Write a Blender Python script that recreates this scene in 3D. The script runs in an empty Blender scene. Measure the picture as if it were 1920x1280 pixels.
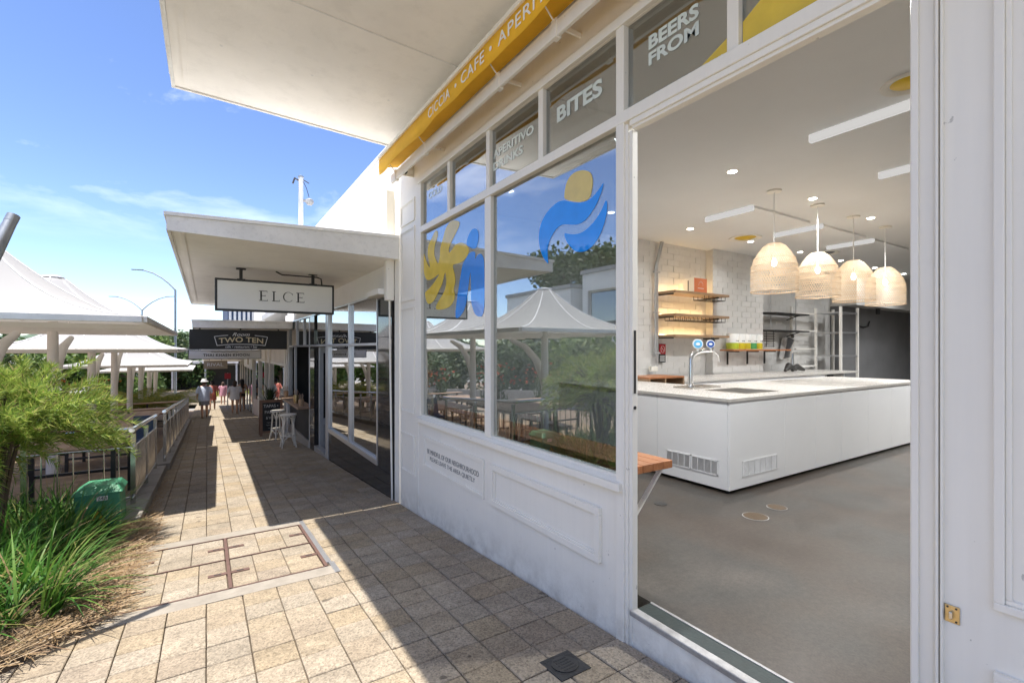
import bpy, math, random
from mathutils import Vector, Matrix
R = math.radians
rnd = random.Random(7)
sc = bpy.context.scene
col = sc.collection

# ------------------------------------------------------------------ camera, sky, sun, exposure
HEAD = math.atan(572/895)
cam = bpy.data.cameras.new('camera')
camo = bpy.data.objects.new('camera', cam); col.objects.link(camo)
camo.location = (0, 0, 1.45)
camo.rotation_euler = (R(90), 0, -HEAD)
cam.sensor_width = 36; cam.lens = 895/1920*36; cam.shift_y = 13/1920
cam.clip_start = .05; cam.clip_end = 3000
sc.camera = camo

SUN_EL = R(73.8)
w = bpy.data.worlds.new('World'); sc.world = w; w.use_nodes = True
nt = w.node_tree; nt.nodes.clear()
def wn(t, **k):
    n = nt.nodes.new(t)
    for a, b in k.items(): setattr(n, a, b)
    return n
sky = wn('ShaderNodeTexSky'); sky.sky_type = 'NISHITA'; sky.sun_disc = False
sky.sun_elevation = SUN_EL; sky.sun_rotation = R(-90)
sky.air_density = .85; sky.dust_density = .05; sky.ozone_density = 1.6; sky.altitude = 900
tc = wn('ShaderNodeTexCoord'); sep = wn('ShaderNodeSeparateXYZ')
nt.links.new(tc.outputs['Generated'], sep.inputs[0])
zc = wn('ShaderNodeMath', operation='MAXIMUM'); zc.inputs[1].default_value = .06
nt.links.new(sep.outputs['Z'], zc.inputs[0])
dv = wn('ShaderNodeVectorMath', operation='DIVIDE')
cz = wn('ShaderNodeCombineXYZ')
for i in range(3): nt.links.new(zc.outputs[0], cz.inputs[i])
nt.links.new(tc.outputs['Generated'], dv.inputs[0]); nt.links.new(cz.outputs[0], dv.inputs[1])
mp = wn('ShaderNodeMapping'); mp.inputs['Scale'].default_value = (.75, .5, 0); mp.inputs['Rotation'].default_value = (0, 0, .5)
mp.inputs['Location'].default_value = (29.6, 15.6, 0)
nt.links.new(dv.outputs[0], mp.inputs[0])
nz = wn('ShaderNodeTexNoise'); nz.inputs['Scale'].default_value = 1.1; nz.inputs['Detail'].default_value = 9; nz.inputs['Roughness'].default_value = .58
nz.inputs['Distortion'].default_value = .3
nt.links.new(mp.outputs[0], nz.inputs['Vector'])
rp = wn('ShaderNodeValToRGB'); rp.color_ramp.elements[0].position = .49; rp.color_ramp.elements[1].position = .72  # cloud cover added for neutral fill, offset so the view stays mostly clear
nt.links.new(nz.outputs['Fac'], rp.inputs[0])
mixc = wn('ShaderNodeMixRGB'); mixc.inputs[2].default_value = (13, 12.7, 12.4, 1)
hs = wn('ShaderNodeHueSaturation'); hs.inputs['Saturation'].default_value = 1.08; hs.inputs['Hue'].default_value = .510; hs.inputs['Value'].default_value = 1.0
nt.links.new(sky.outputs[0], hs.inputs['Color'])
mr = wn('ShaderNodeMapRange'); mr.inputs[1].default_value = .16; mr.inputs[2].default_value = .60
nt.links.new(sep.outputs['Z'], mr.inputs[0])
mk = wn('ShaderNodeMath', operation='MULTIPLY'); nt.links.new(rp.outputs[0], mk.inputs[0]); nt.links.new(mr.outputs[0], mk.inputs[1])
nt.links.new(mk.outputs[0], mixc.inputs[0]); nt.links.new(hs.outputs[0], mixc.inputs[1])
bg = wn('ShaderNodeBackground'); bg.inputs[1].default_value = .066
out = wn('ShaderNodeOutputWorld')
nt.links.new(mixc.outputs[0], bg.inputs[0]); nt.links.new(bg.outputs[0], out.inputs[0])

sl = bpy.data.lights.new('sun', 'SUN'); sl.energy = 2.0; sl.angle = R(.53); sl.color = (1, .94, .85)
so = bpy.data.objects.new('sun', sl); col.objects.link(so)
so.rotation_euler = Vector((-math.cos(SUN_EL), 0.0, math.sin(SUN_EL))).to_track_quat('Z', 'Y').to_euler()
so.location = (-20, 0, 60)
sc.view_settings.view_transform = 'Standard'; sc.view_settings.look = 'None'
sc.view_settings.gamma = 1; sc.view_settings.exposure = 2.1
sc.view_settings.use_curve_mapping = False
sc.cycles.max_bounces = 8; sc.cycles.diffuse_bounces = 6; sc.cycles.glossy_bounces = 4
sc.cycles.transparent_max_bounces = 16; sc.cycles.sample_clamp_indirect = 6
sc.cycles.caustics_reflective = False; sc.cycles.caustics_refractive = False

# ------------------------------------------------------------------ helpers
SL = .064
def gz(y): return -.073 - SL*min(y, 46)          # height of the footpath at y

def wloc(o):
    v = Vector((0, 0, 0))
    while o is not None: v += o.location; o = o.parent
    return v

class MB:
    def __init__(s): s.v = []; s.f = []
    def quad(s, a, b, c, d):
        n = len(s.v); s.v += [a, b, c, d]; s.f.append((n, n+1, n+2, n+3)); return s
    def box(s, x0, x1, y0, y1, z0, z1, sl=0):
        n = len(s.v)
        for z in (z0, z1):
            for (x, y) in ((x0, y0), (x1, y0), (x1, y1), (x0, y1)):
                s.v.append((x, y, z + sl*(y-y0)))
        s.f += [(n+3, n+2, n+1, n), (n+4, n+5, n+6, n+7), (n, n+1, n+5, n+4), (n+1, n+2, n+6, n+5), (n+2, n+3, n+7, n+6), (n+3, n, n+4, n+7)]
        return s
    def hexa(s, p):          # 8 corners: bottom ring, top ring
        n = len(s.v); s.v += [tuple(q) for q in p]
        s.f += [(n+3, n+2, n+1, n), (n+4, n+5, n+6, n+7), (n, n+1, n+5, n+4), (n+1, n+2, n+6, n+5), (n+2, n+3, n+7, n+6), (n+3, n, n+4, n+7)]
        return s
    def bar(s, p, q, w, h=None, up=(0, 0, 1)):
        h = h or w; p = Vector(p); q = Vector(q); d = (q-p).normalized(); up = Vector(up)
        if abs(d.dot(up)) > .98: up = Vector((0, 1, 0))
        sd = d.cross(up).normalized()*w/2; u = sd.cross(d).normalized()*h/2
        return s.hexa([p-sd-u, p+sd-u, q+sd-u, q-sd-u, p-sd+u, p+sd+u, q+sd+u, q-sd+u])
    def tube(s, pts, r, n=8, cap=True):
        pts = [Vector(p) for p in pts]; m = len(pts)
        rs = r if isinstance(r, (list, tuple)) else [r]*m
        base = len(s.v); ref = None
        for i, p in enumerate(pts):
            d = (pts[min(i+1, m-1)]-pts[max(i-1, 0)]).normalized()
            if ref is None:
                ref = Vector((0, 0, 1)) if abs(d.z) < .9 else Vector((1, 0, 0))
            a = d.cross(ref).normalized(); b = a.cross(d).normalized(); ref = b
            for k in range(n):
                t = 2*math.pi*k/n
                s.v.append(tuple(p + (a*math.cos(t)+b*math.sin(t))*rs[i]))
        for i in range(m-1):
            for k in range(n):
                k2 = (k+1) % n
                s.f.append((base+i*n+k, base+(i+1)*n+k, base+(i+1)*n+k2, base+i*n+k2))
        if cap:
            s.f.append(tuple(base+k for k in range(n))); s.f.append(tuple(base+(m-1)*n+k for k in reversed(range(n))))
        return s
    def lathe(s, prof, c=(0, 0, 0), n=24, cap=True):
        base = len(s.v)
        for (r, z) in prof:
            for k in range(n):
                t = 2*math.pi*k/n; s.v.append((c[0]+r*math.cos(t), c[1]+r*math.sin(t), c[2]+z))
        for i in range(len(prof)-1):
            for k in range(n):
                k2 = (k+1) % n
                s.f.append((base+i*n+k, base+i*n+k2, base+(i+1)*n+k2, base+(i+1)*n+k))
        if cap:
            s.f.append(tuple(base+k for k in reversed(range(n)))); s.f.append(tuple(base+(len(prof)-1)*n+k for k in range(n)))
        return s
    def disc(s, c, r, nrm, th=.004, n=28, ry=None):   # short cylinder facing nrm
        nrm = Vector(nrm).normalized(); a = nrm.orthogonal().normalized()
        if abs(nrm.z) < .9: a = nrm.cross(Vector((0, 0, 1))).normalized()
        b = nrm.cross(a); base = len(s.v); ry = ry or r
        for q in (0, 1):
            for k in range(n):
                t = 2*math.pi*k/n
                s.v.append(tuple(Vector(c)+a*r*math.cos(t)+b*ry*math.sin(t)+nrm*th*q))
        s.f.append(tuple(base+k for k in reversed(range(n)))); s.f.append(tuple(base+n+k for k in range(n)))
        for k in range(n):
            k2 = (k+1) % n; s.f.append((base+k, base+k2, base+n+k2, base+n+k))
        return s
    def poly(s, pts, off):     # flat outline with thickness off (vector)
        n = len(pts); base = len(s.v); o = Vector(off)
        s.v += [tuple(p) for p in pts] + [tuple(Vector(p)+o) for p in pts]
        s.f.append(tuple(base+k for k in range(n))); s.f.append(tuple(base+n+k for k in reversed(range(n))))
        for k in range(n):
            k2 = (k+1) % n; s.f.append((base+k, base+n+k, base+n+k2, base+k2))
        return s
    def mesh(s, name, mat, shift=(0, 0, 0), smooth=False):
        me = bpy.data.meshes.new(name)
        sh = shift
        me.from_pydata([(a[0]-sh[0], a[1]-sh[1], a[2]-sh[2]) for a in s.v], [], s.f)
        me.materials.append(M[mat])
        if smooth:
            me.polygons.foreach_set('use_smooth', [True]*len(me.polygons))
            try: me.set_sharp_from_angle(angle=R(40))
            except Exception: pass
        me.update()
        return me
    def build(s, name, mat, parent=None, smooth=False, bevel=0, origin=None):
        sh = wloc(parent) if parent is not None else Vector((0, 0, 0))
        if origin is not None: sh = Vector(origin)
        o = bpy.data.objects.new(name, s.mesh(name, mat, sh, smooth)); col.objects.link(o)
        if origin is not None: o.location = Vector(origin) - (wloc(parent) if parent is not None else Vector((0, 0, 0)))
        if parent is not None: o.parent = parent
        if bevel:
            b = o.modifiers.new('bevel', 'BEVEL'); b.width = bevel; b.segments = 2; b.limit_method = 'ANGLE'
        return o

def tag(o, label, cat=None, group=None, kind=None):
    if label: o['label'] = label
    if cat: o['category'] = cat
    if group: o['group'] = group
    if kind: o['kind'] = kind
    return o
def thing(name, loc, label, cat, group=None):
    o = bpy.data.objects.new(name, None); col.objects.link(o); o.location = loc
    o.empty_display_size = .1
    return tag(o, label, cat, group)
def struct(o, label=None):
    o['kind'] = 'structure'
    if label: o['label'] = label
    return o
def inst(src, parent, loc=(0, 0, 0), rot=None, name=None, scale=None):     # a piece that shares its mesh
    o = bpy.data.objects.new(name or src.name.split('.')[0], src.data if hasattr(src, 'data') else src); col.objects.link(o)
    o.parent = parent; o.location = loc
    if rot: o.rotation_euler = rot
    if scale: o.scale = scale
    return o
def copy_tree(o, parent=None, label=None):
    c = o.copy(); col.objects.link(c); c.parent = parent
    if label: c['label'] = label
    for ch in o.children: copy_tree(ch, c)
    return c

def text(s, mat, parent, o, xd, up, size=None, width=None, height=None, bold=0, shear=0, th=.002, name='lettering', spacing=1, align='CENTER', arc=0):
    cu = bpy.data.curves.new('t', 'FONT'); cu.body = s; cu.size = 1; cu.align_x = align
    cu.offset = bold; cu.shear = shear; cu.space_character = spacing; cu.resolution_u = 4
    ob = bpy.data.objects.new('t', cu); col.objects.link(ob)
    me = ob.to_mesh(); vs = [v.co.copy() for v in me.vertices]; fs = [tuple(p.vertices) for p in me.polygons]
    ob.to_mesh_clear(); bpy.data.objects.remove(ob); bpy.data.curves.remove(cu)
    x0 = min(v.x for v in vs); x1 = max(v.x for v in vs); y0 = min(v.y for v in vs); y1 = max(v.y for v in vs)
    sy = height/(y1-y0) if height else size
    sx = width/(x1-x0) if width else sy
    xd = Vector(xd); up = Vector(up); nn = xd.cross(up); o = Vector(o)
    mb = MB(); cx = (x0+x1)/2 if align == 'CENTER' else x0
    for v in vs:
        lx = (v.x-cx)*sx; ly = (v.y-y0)*sy
        if arc: ly += arc*(1-(2*lx/(width or 1))**2)
        mb.v.append(tuple(o + xd*lx + up*ly))
    mb.f = list(fs)
    n = len(mb.v)                      # a thin raised skin so that the letters have an edge
    edge = {}
    for f in fs:
        for a, b in zip(f, f[1:]+f[:1]): edge[(a, b)] = edge.get((a, b), 0)+1
    top = [tuple(Vector(v)+nn*th) for v in mb.v]
    rim = [(a, b) for (a, b) in edge if (b, a) not in edge]
    mb.v += top; mb.f = [tuple(n+i for i in f) for f in fs] + [(a, b, n+b, n+a) for a, b in rim]
    return mb.build(name, mat, parent)

# ------------------------------------------------------------------ materials
M = {}
class NT:
    def __init__(s, name):
        m = bpy.data.materials.new(name); m.use_nodes = True; s.m = m; s.t = m.node_tree; s.t.nodes.clear(); M[name] = m
    def n(s, typ, **k):
        x = s.t.nodes.new(typ)
        for a, b in k.items():
            if a.startswith('i_'): x.inputs[int(a[2:]) if a[2:].isdigit() else a[2:]].default_value = b
            else: setattr(x, a, b)
        return x
    def l(s, a, b): s.t.links.new(a, b)
    def pos(s): return s.n('ShaderNodeNewGeometry').outputs['Position']
    def noise(s, scale, detail=4, rough=.55, vec=None, dist=0):
        x = s.n('ShaderNodeTexNoise'); x.inputs['Scale'].default_value = scale; x.inputs['Detail'].default_value = detail
        x.inputs['Roughness'].default_value = rough; x.inputs['Distortion'].default_value = dist
        s.l(vec or s.pos(), x.inputs['Vector']); return x.outputs['Fac']
    def ramp(s, fac, stops):
        x = s.n('ShaderNodeValToRGB'); e = x.color_ramp.elements
        while len(e) < len(stops): e.new(.5)
        for i, (p, c) in enumerate(stops):
            e[i].position = p; e[i].color = (c, c, c, 1) if isinstance(c, (int, float)) else (*c[:3], 1)
        s.l(fac, x.inputs[0]); return x.outputs[0]
    def mix(s, fac, a, b, mode='MIX'):
        x = s.n('ShaderNodeMixRGB', blend_type=mode)
        for i, q in ((0, fac), (1, a), (2, b)):
            if isinstance(q, (int, float)): x.inputs[i].default_value = q if i == 0 else (q, q, q, 1)
            elif isinstance(q, tuple): x.inputs[i].default_value = (*q[:3], 1)
            else: s.l(q, x.inputs[i])
        return x.outputs[0]
    def bump(s, h, strength=.3, dist=.01):
        x = s.n('ShaderNodeBump'); x.inputs['Strength'].default_value = strength; x.inputs['Distance'].default_value = dist
        s.l(h, x.inputs['Height']); return x.outputs[0]
    def out(s, colr, rough=.5, metal=0, nrm=None, spec=.5, shader=None):
        p = s.n('ShaderNodeBsdfPrincipled'); o = s.n('ShaderNodeOutputMaterial')
        if isinstance(colr, tuple): p.inputs['Base Color'].default_value = (*colr[:3], 1)
        else: s.l(colr, p.inputs['Base Color'])
        if isinstance(rough, (int, float)): p.inputs['Roughness'].default_value = rough
        else: s.l(rough, p.inputs['Roughness'])
        p.inputs['Metallic'].default_value = metal; p.inputs['Specular IOR Level'].default_value = spec
        if nrm is not None: s.l(nrm, p.inputs['Normal'])
        s.l(p.outputs[0], o.inputs[0]); return p

def pm(name, c, rough=.5, var=.08, scale=2.5, bump=.0, bscale=60, metal=0, c2=None, spec=.5, dirt=0, rand=0):
    t = NT(name)
    lo = tuple(max(0, x*(1-var)) for x in c); hi = c2 or tuple(min(1, x*(1+var)) for x in c)
    f = t.ramp(t.noise(scale, 6, .6), [(.3, 0.), (.7, 1.)])
    cc = t.mix(f, lo, hi)
    if rand:
        oi = t.n('ShaderNodeObjectInfo').outputs['Random']
        cc = t.mix(1, cc, t.ramp(oi, [(0, 1-rand), (1, 1.0)]), 'MULTIPLY')
    if dirt:
        d = t.ramp(t.noise(scale*6, 8, .7), [(.52, 0.), (.75, 1.)])
        cc = t.mix(t.mix(1, d, dirt, 'MULTIPLY'), cc, tuple(x*.45 for x in c))
    nm = t.bump(t.noise(bscale, 5, .6), bump, .01) if bump else None
    rr = t.ramp(t.noise(scale*3, 3), [(.3, max(.02, rough-.02)), (.7, min(1, rough+.02))])
    t.out(cc, rr, metal, nm, spec)
    return M[name]

def painted(name, c, rough=.42):
    t = NT(name); pos = t.pos()
    cc = t.mix(t.ramp(t.noise(1.1, 6, .6), [(.3, 0.), (.7, 1.)]), tuple(x*.955 for x in c), c)
    m = t.n('ShaderNodeMapping'); m.inputs['Scale'].default_value = (30, 30, 1.4); t.l(pos, m.inputs[0])
    st = t.noise(1.0, 5, .6, m.outputs[0])                      # brush marks and runs
    cc = t.mix(1, cc, t.ramp(st, [(.25, .955), (.75, 1.0)]), 'MULTIPLY')
    sp = t.ramp(t.noise(26, 3, .5), [(.735, 0.), (.76, .55)])    # chips and specks
    cc = t.mix(sp, cc, (.30, .28, .25))
    sx = t.n('ShaderNodeSeparateXYZ'); t.l(pos, sx.inputs[0])    # splash grime just above the paving
    h = t.n('ShaderNodeMath', operation='MULTIPLY_ADD'); h.inputs[1].default_value = SL; h.inputs[2].default_value = .073; t.l(sx.outputs['Y'], h.inputs[0])
    a = t.n('ShaderNodeMath', operation='ADD'); t.l(sx.outputs['Z'], a.inputs[0]); t.l(h.outputs[0], a.inputs[1])
    gr = t.ramp(a.outputs[0], [(.0, .55), (.10, .30), (.30, 0.)])
    g2 = t.mix(1, gr, t.ramp(t.noise(7, 7, .7), [(.38, 0.), (.68, 1.)]), 'MULTIPLY')
    cc = t.mix(g2, cc, (.33, .28, .22))
    sc_ = t.ramp(t.noise(3.2, 8, .75), [(.60, 0.), (.80, .22)])
    cc = t.mix(sc_, cc, (.45, .42, .38))
    t.out(cc, t.ramp(st, [(.3, rough-.05), (.7, rough+.10)]), 0, t.bump(st, .10, .004), .45)
painted('white_paint', (.88, .845, .76))
pm('white_render', (.82, .81, .78), .75, .04, 1.2, .25, 25, dirt=.10)
pm('soffit', (.86, .83, .78), .8, .08, .9, .15, 30, dirt=.16)
pm('fascia', (.78, .77, .74), .7, .08, 2.5, .35, 16, dirt=.35)
pm('aluminium', (.62, .62, .63), .32, .05, 4, .04, 80, .75)
pm('worn_alloy', (.42, .41, .40), .55, .2, 14, .2, 50, .6, dirt=.4)
pm('grey_frame', (.50, .51, .52), .4, .05, 4, 0, 60, .3)
pm('steel', (.60, .57, .53), .24, .08, 6, .05, 90, 1.0)
pm('chrome', (.82, .82, .83), .1, .03, 6, 0, 60, 1.0)
pm('galv', (.34, .36, .37), .45, .15, 9, .1, 30, .8)
pm('black_metal', (.018, .018, .018), .45, .2, 5)
pm('dark_steel', (.06, .058, .055), .4, .2, 6, .05, 60, .5)
pm('concrete_kerb', (.30, .28, .25), .85, .18, 3, .5, 40, dirt=.35)
pm('mortar', (.115, .088, .062), .95, .25, 6, .5, 60)
pm('cement_band', (.29, .26, .22), .9, .15, 8, .4, 60, dirt=.2)
pm('earth', (.10, .07, .045), .95, .3, 7, .8, 25)
pm('court_base', (.20, .15, .11), .95, .2, 6, .4, 40)
pm('asphalt', (.26, .25, .235), .9, .2, 5, .4, 50)
pm('orange', (.72, .21, .08), .55, .04)
pm('paper_white', (.80, .78, .74), .6, .03)
pm('yellow_vinyl', (.62, .46, .05), .5, .05)
pm('blue_vinyl', (.0, .17, .62), .4, .05, 8)
pm('yellow_cloth', (.86, .48, .02), .75, .10, 3, .15, 120, dirt=.12)
pm('yellow_dish', (.75, .50, .01), .5, .05)
pm('print_white', (.85, .85, .83), .6, .02)
pm('print_mint', (.62, .70, .66), .6, .02)
pm('print_grey', (.10, .10, .105), .7, .1)
pm('print_black', (.03, .03, .03), .6, .1)
pm('print_gold', (.70, .60, .38), .6, .05)
pm('stone_top', (.56, .53, .49), .28, .03, 30, 0, 60, c2=(.58, .55, .51))
pm('counter_white', (.88, .88, .88), .3, .02, 1.5)
pm('brick_white', (.72, .71, .69), .5, .05, 5, .25, 45, rand=.05)
pm('brick_joint', (.70, .69, .67), .8, .08, 6, .3, 40)
pm('room_white', (.78, .78, .76), .75, .03, .7)
pm('wall_grey', (.20, .20, .205), .7, .12, 1.2, .1, 20)
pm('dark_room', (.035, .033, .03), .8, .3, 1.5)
pm('threshold_green', (.012, .026, .024), .5, .2, 12, .2, 60)
pm('sign_white', (.82, .81, .78), .5, .03, 1.5, dirt=.05)
pm('sign_black', (.022, .022, .020), .55, .15, 3, dirt=.05)
pm('sign_tan', (.36, .29, .20), .6, .08, 3)
pm('chalk_slate', (.028, .03, .032), .8, .35, 9)
pm('chalk', (.55, .54, .52), .9, .1, 30)
pm('granite_black', (.03, .03, .031), .06, .3, 20)
pm('membrane', (.82, .81, .80), .6, .03, .9)
pm('green_box', (.05, .24, .13), .5, .15, 4, .1, 60, dirt=.2)
pm('brown_steel', (.13, .075, .06), .6, .2, 20, .2, 80)
pm('bronze', (.105, .066, .032), .4, .15, 20, .1, 60, .4)
pm('cast_iron', (.03, .03, .03), .7, .4, 15, .5, 60)
pm('brass', (.66, .50, .26), .35, .15, 30, .1, 90, 1.0)
pm('red_sign', (.40, .02, .03), .5, .05)
pm('pink_tile', (.58, .46, .42), .4, .12, 6)
pm('denim', (.05, .08, .15), .9, .2, 8)
pm('leaf_dark', (.035, .075, .022), .55, .3, 4)
pm('bark', (.12, .085, .06), .9, .3, 10, .6, 30)
pm('hill', (.075, .115, .07), .95, .35, .06)
pm('car_white', (.78, .78, .79), .25, .02)
pm('rubber', (.02, .02, .02), .8, .2)
pm('roof_grey', (.35, .35, .35), .7, .1)
pm('clay_pot', (.45, .30, .18), .8, .15, 8)
pm('umber_cloth', (.33, .10, .16), .9, .2, 8)
for nm, c in (('skin', (.52, .30, .20)), ('hair_brown', (.07, .04, .025)), ('hair_dark', (.015, .012, .01)), ('cloth_white', (.75, .74, .76)), ('cloth_pink', (.55, .27, .33)), ('cloth_black', (.02, .02, .022)), ('cloth_grey', (.22, .23, .27)), ('cloth_stripe', (.55, .62, .78)), ('cloth_red', (.55, .16, .13))):
    pm(nm, c, .8 if nm != 'skin' else .55, .12, 14, .15, 60)

def wood(name, c, c2, scale=(4, 40, 40), rough=.45):
    t = NT(name); m = t.n('ShaderNodeMapping'); m.inputs['Scale'].default_value = scale; t.l(t.pos(), m.inputs[0])
    n = t.noise(1.5, 8, .65, m.outputs[0], .6)
    cc = t.mix(t.ramp(n, [(.3, 0.), (.7, 1.)]), c, c2)
    oi = t.n('ShaderNodeObjectInfo').outputs['Random']
    cc = t.mix(1, cc, t.ramp(oi, [(0, .8), (1, 1.05)]), 'MULTIPLY')
    t.out(cc, rough, 0, t.bump(n, .2, .004))
wood('timber_bench', (.36, .13, .05), (.52, .22, .09), (30, 3, 30), .4)
wood('timber_shelf', (.28, .18, .10), (.42, .28, .17), (3, 30, 30))
wood('timber_table', (.30, .19, .12), (.46, .31, .21), (3, 30, 30), .6)
wood('timber_frame', (.16, .08, .045), (.25, .13, .075), (10, 10, 4))
wood('timber_blind', (.42, .26, .12), (.55, .36, .18), (30, 30, 3))

def paver_mat(name, stops, isl, spots=.75, bumpv=.6):
    t = NT(name)
    oi = t.n('ShaderNodeObjectInfo').outputs['Random']
    gi = t.n('ShaderNodeNewGeometry').outputs['Random Per Island']
    cc = t.ramp(gi if isl else oi, stops)
    n1 = t.ramp(t.noise(9, 6, .65), [(.25, .80), (.75, 1.12)])
    cc = t.mix(1, cc, n1, 'MULTIPLY')
    v = t.n('ShaderNodeTexVoronoi'); v.inputs['Scale'].default_value = 105; t.l(t.pos(), v.inputs['Vector'])
    agg = t.ramp(v.outputs['Color'], [(.0, .45), (.4, .95), (.8, 1.3)])
    cc = t.mix(spots, cc, agg, 'MULTIPLY')
    pit = t.ramp(t.noise(48, 5, .8), [(.54, 0.), (.63, 1.)])
    pr = t.n('ShaderNodeMath', operation='MULTIPLY'); t.l(t.ramp(gi if isl else oi, [(0, .75), (.3, .15), (.5, .5), (.75, .8), (1, .2)]), pr.inputs[1]); t.l(pit, pr.inputs[0])
    cc = t.mix(pr.outputs[0], cc, (.17, .13, .085))
    gum = t.ramp(t.noise(5.5, 2, .4), [(.735, 0.), (.75, .7)]); cc = t.mix(gum, cc, (.07, .055, .045))
    st = t.ramp(t.noise(2.2, 7, .7), [(.42, 1.), (.72, .74)])
    cc = t.mix(1, cc, st, 'MULTIPLY')
    h = t.mix(.5, v.outputs['Distance'], t.noise(60, 5, .7), 'ADD')
    t.out(cc, .86, 0, t.bump(h, bumpv, .004), .25)
PAV = [(0., (.325, .262, .18)), (.22, (.355, .30, .23)), (.45, (.31, .265, .205)), (.62, (.365, .315, .25)), (.8, (.335, .27, .185)), (1., (.30, .25, .195))]
paver_mat('paver', PAV, False)
paver_mat('paver_far', PAV, True)
CPV = [(0, (.30, .22, .15)), (.5, (.36, .27, .18)), (1, (.26, .19, .13))]
paver_mat('court_paver', CPV, True, .3)

def concrete_floor():
    t = NT('polished_concrete')
    c = t.ramp(t.noise(.8, 3, .5, None, 0), [(.28, (.058, .043, .033)), (.45, (.076, .060, .047)), (.58, (.066, .060, .052)), (.72, (.098, .084, .071))])
    c = t.mix(.3, c, t.ramp(t.noise(5, 6, .6), [(.05, .6), (.95, 1.4)]), 'MULTIPLY')
    c = t.mix(.75, c, t.ramp(t.noise(26, 8, .8), [(.15, .35), (.85, 1.65)]), 'MULTIPLY')
    v = t.n('ShaderNodeTexVoronoi'); v.inputs['Scale'].default_value = 130; t.l(t.pos(), v.inputs['Vector'])
    c = t.mix(.4, c, t.ramp(v.outputs['Color'], [(.1, .6), (.5, 1.), (.9, 1.3)]), 'MULTIPLY')
    pit = t.ramp(t.noise(38, 6, .8), [(.60, 0.), (.78, .8)])
    c = t.mix(pit, c, (.07, .06, .05))
    r = t.ramp(t.noise(2.5, 4, .5), [(.05, .24), (.95, .50)])
    t.out(c, r, 0, t.bump(t.noise(55, 5, .7), .10, .003), .30)
concrete_floor()

def facing(t, base, amt, pw=3):
    lw = t.n('ShaderNodeLayerWeight'); lw.inputs[0].default_value = .5
    p = t.n('ShaderNodeMath', operation='POWER'); p.inputs[1].default_value = pw; t.l(lw.outputs['Facing'], p.inputs[0])
    ma = t.n('ShaderNodeMath', operation='MULTIPLY_ADD'); ma.inputs[1].default_value = amt; ma.inputs[2].default_value = base
    t.l(p.outputs[0], ma.inputs[0]); ma.use_clamp = True; return ma.outputs[0]
def glass(name, base, amt, tint):
    t = NT(name); f = facing(t, base, amt)
    tr = t.n('ShaderNodeBsdfTransparent'); tr.inputs[0].default_value = (*tint, 1)
    gl = t.n('ShaderNodeBsdfGlossy'); gl.inputs['Roughness'].default_value = 0.0; gl.inputs[0].default_value = (.96, .98, 1, 1)
    wv = t.bump(t.noise(1.6, 2, .4), .015, .02); t.l(wv, gl.inputs['Normal'])
    mx = t.n('ShaderNodeMixShader'); o = t.n('ShaderNodeOutputMaterial')
    t.l(f, mx.inputs[0]); t.l(tr.outputs[0], mx.inputs[1]); t.l(gl.outputs[0], mx.inputs[2]); t.l(mx.outputs[0], o.inputs[0])
glass('shop_glass', .27, .8, (.52, .56, .57))
glass('dark_glass', .27, .8, (.45, .47, .47))
glass('clear_glass', .04, .9, (.92, .95, .95))

def emit(name, c, s):
    t = NT(name); e = t.n('ShaderNodeEmission'); e.inputs[0].default_value = (*c, 1); e.inputs[1].default_value = s
    o = t.n('ShaderNodeOutputMaterial'); t.l(e.outputs[0], o.inputs[0])
emit('lamp_glow', (1, .94, .85), 8)
emit('bulb_glow', (1, .86, .66), 9)
emit('edge_glow', (1, .98, .95), .15)  # weak emission for the raft edges, in place of light falling on them
emit('strip_glow', (1, .66, .30), 4.5)

def leafmat(name, stops, trans=.35, isl=True):
    t = NT(name); gi = t.n('ShaderNodeNewGeometry').outputs['Random Per Island']
    cc = t.ramp(gi, stops)
    cc = t.mix(1, cc, t.ramp(t.noise(3.0, 3), [(.3, .7), (.7, 1.2)]), 'MULTIPLY')
    p = t.n('ShaderNodeBsdfPrincipled'); p.inputs['Roughness'].default_value = .5; t.l(cc, p.inputs['Base Color']); p.inputs['Specular IOR Level'].default_value = .3
    tl = t.n('ShaderNodeBsdfTranslucent'); t.l(cc, tl.inputs[0])
    mx = t.n('ShaderNodeMixShader'); mx.inputs[0].default_value = trans; o = t.n('ShaderNodeOutputMaterial')
    t.l(p.outputs[0], mx.inputs[1]); t.l(tl.outputs[0], mx.inputs[2]); t.l(mx.outputs[0], o.inputs[0])
leafmat('leaf_grevillea', [(0, (.10, .18, .04)), (.3, (.22, .34, .06)), (.7, (.36, .45, .09)), (.92, (.50, .52, .14)), (1, (.42, .30, .16))], .45)
leafmat('leaf_grass', [(0, (.045, .14, .02)), (.5, (.075, .20, .03)), (.85, (.16, .28, .05)), (1, (.30, .30, .10))], .35)
leafmat('leaf_straw', [(0, (.30, .20, .10)), (.4, (.38, .27, .15)), (.75, (.22, .13, .07)), (1, (.48, .38, .24))], .15)
leafmat('leaf_palm', [(0, (.16, .22, .03)), (.6, (.30, .33, .05)), (1, (.42, .36, .05))], .4)
leafmat('leaf_tree', [(0, (.028, .06, .018)), (.5, (.05, .095, .025)), (1, (.095, .14, .04))], .3)
leafmat('leaf_bright', [(0, (.07, .13, .03)), (.6, (.12, .20, .04)), (1, (.18, .24, .06))], .35)
leafmat('petal_red', [(0, (.45, .03, .02)), (.6, (.60, .08, .03)), (1, (.62, .20, .06))], .3)
leafmat('leaf_yucca', [(0, (.03, .06, .03)), (1, (.08, .13, .05))], .2)
leafmat('twig_dry', [(0, (.35, .22, .14)), (1, (.48, .36, .26))], .1)

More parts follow.
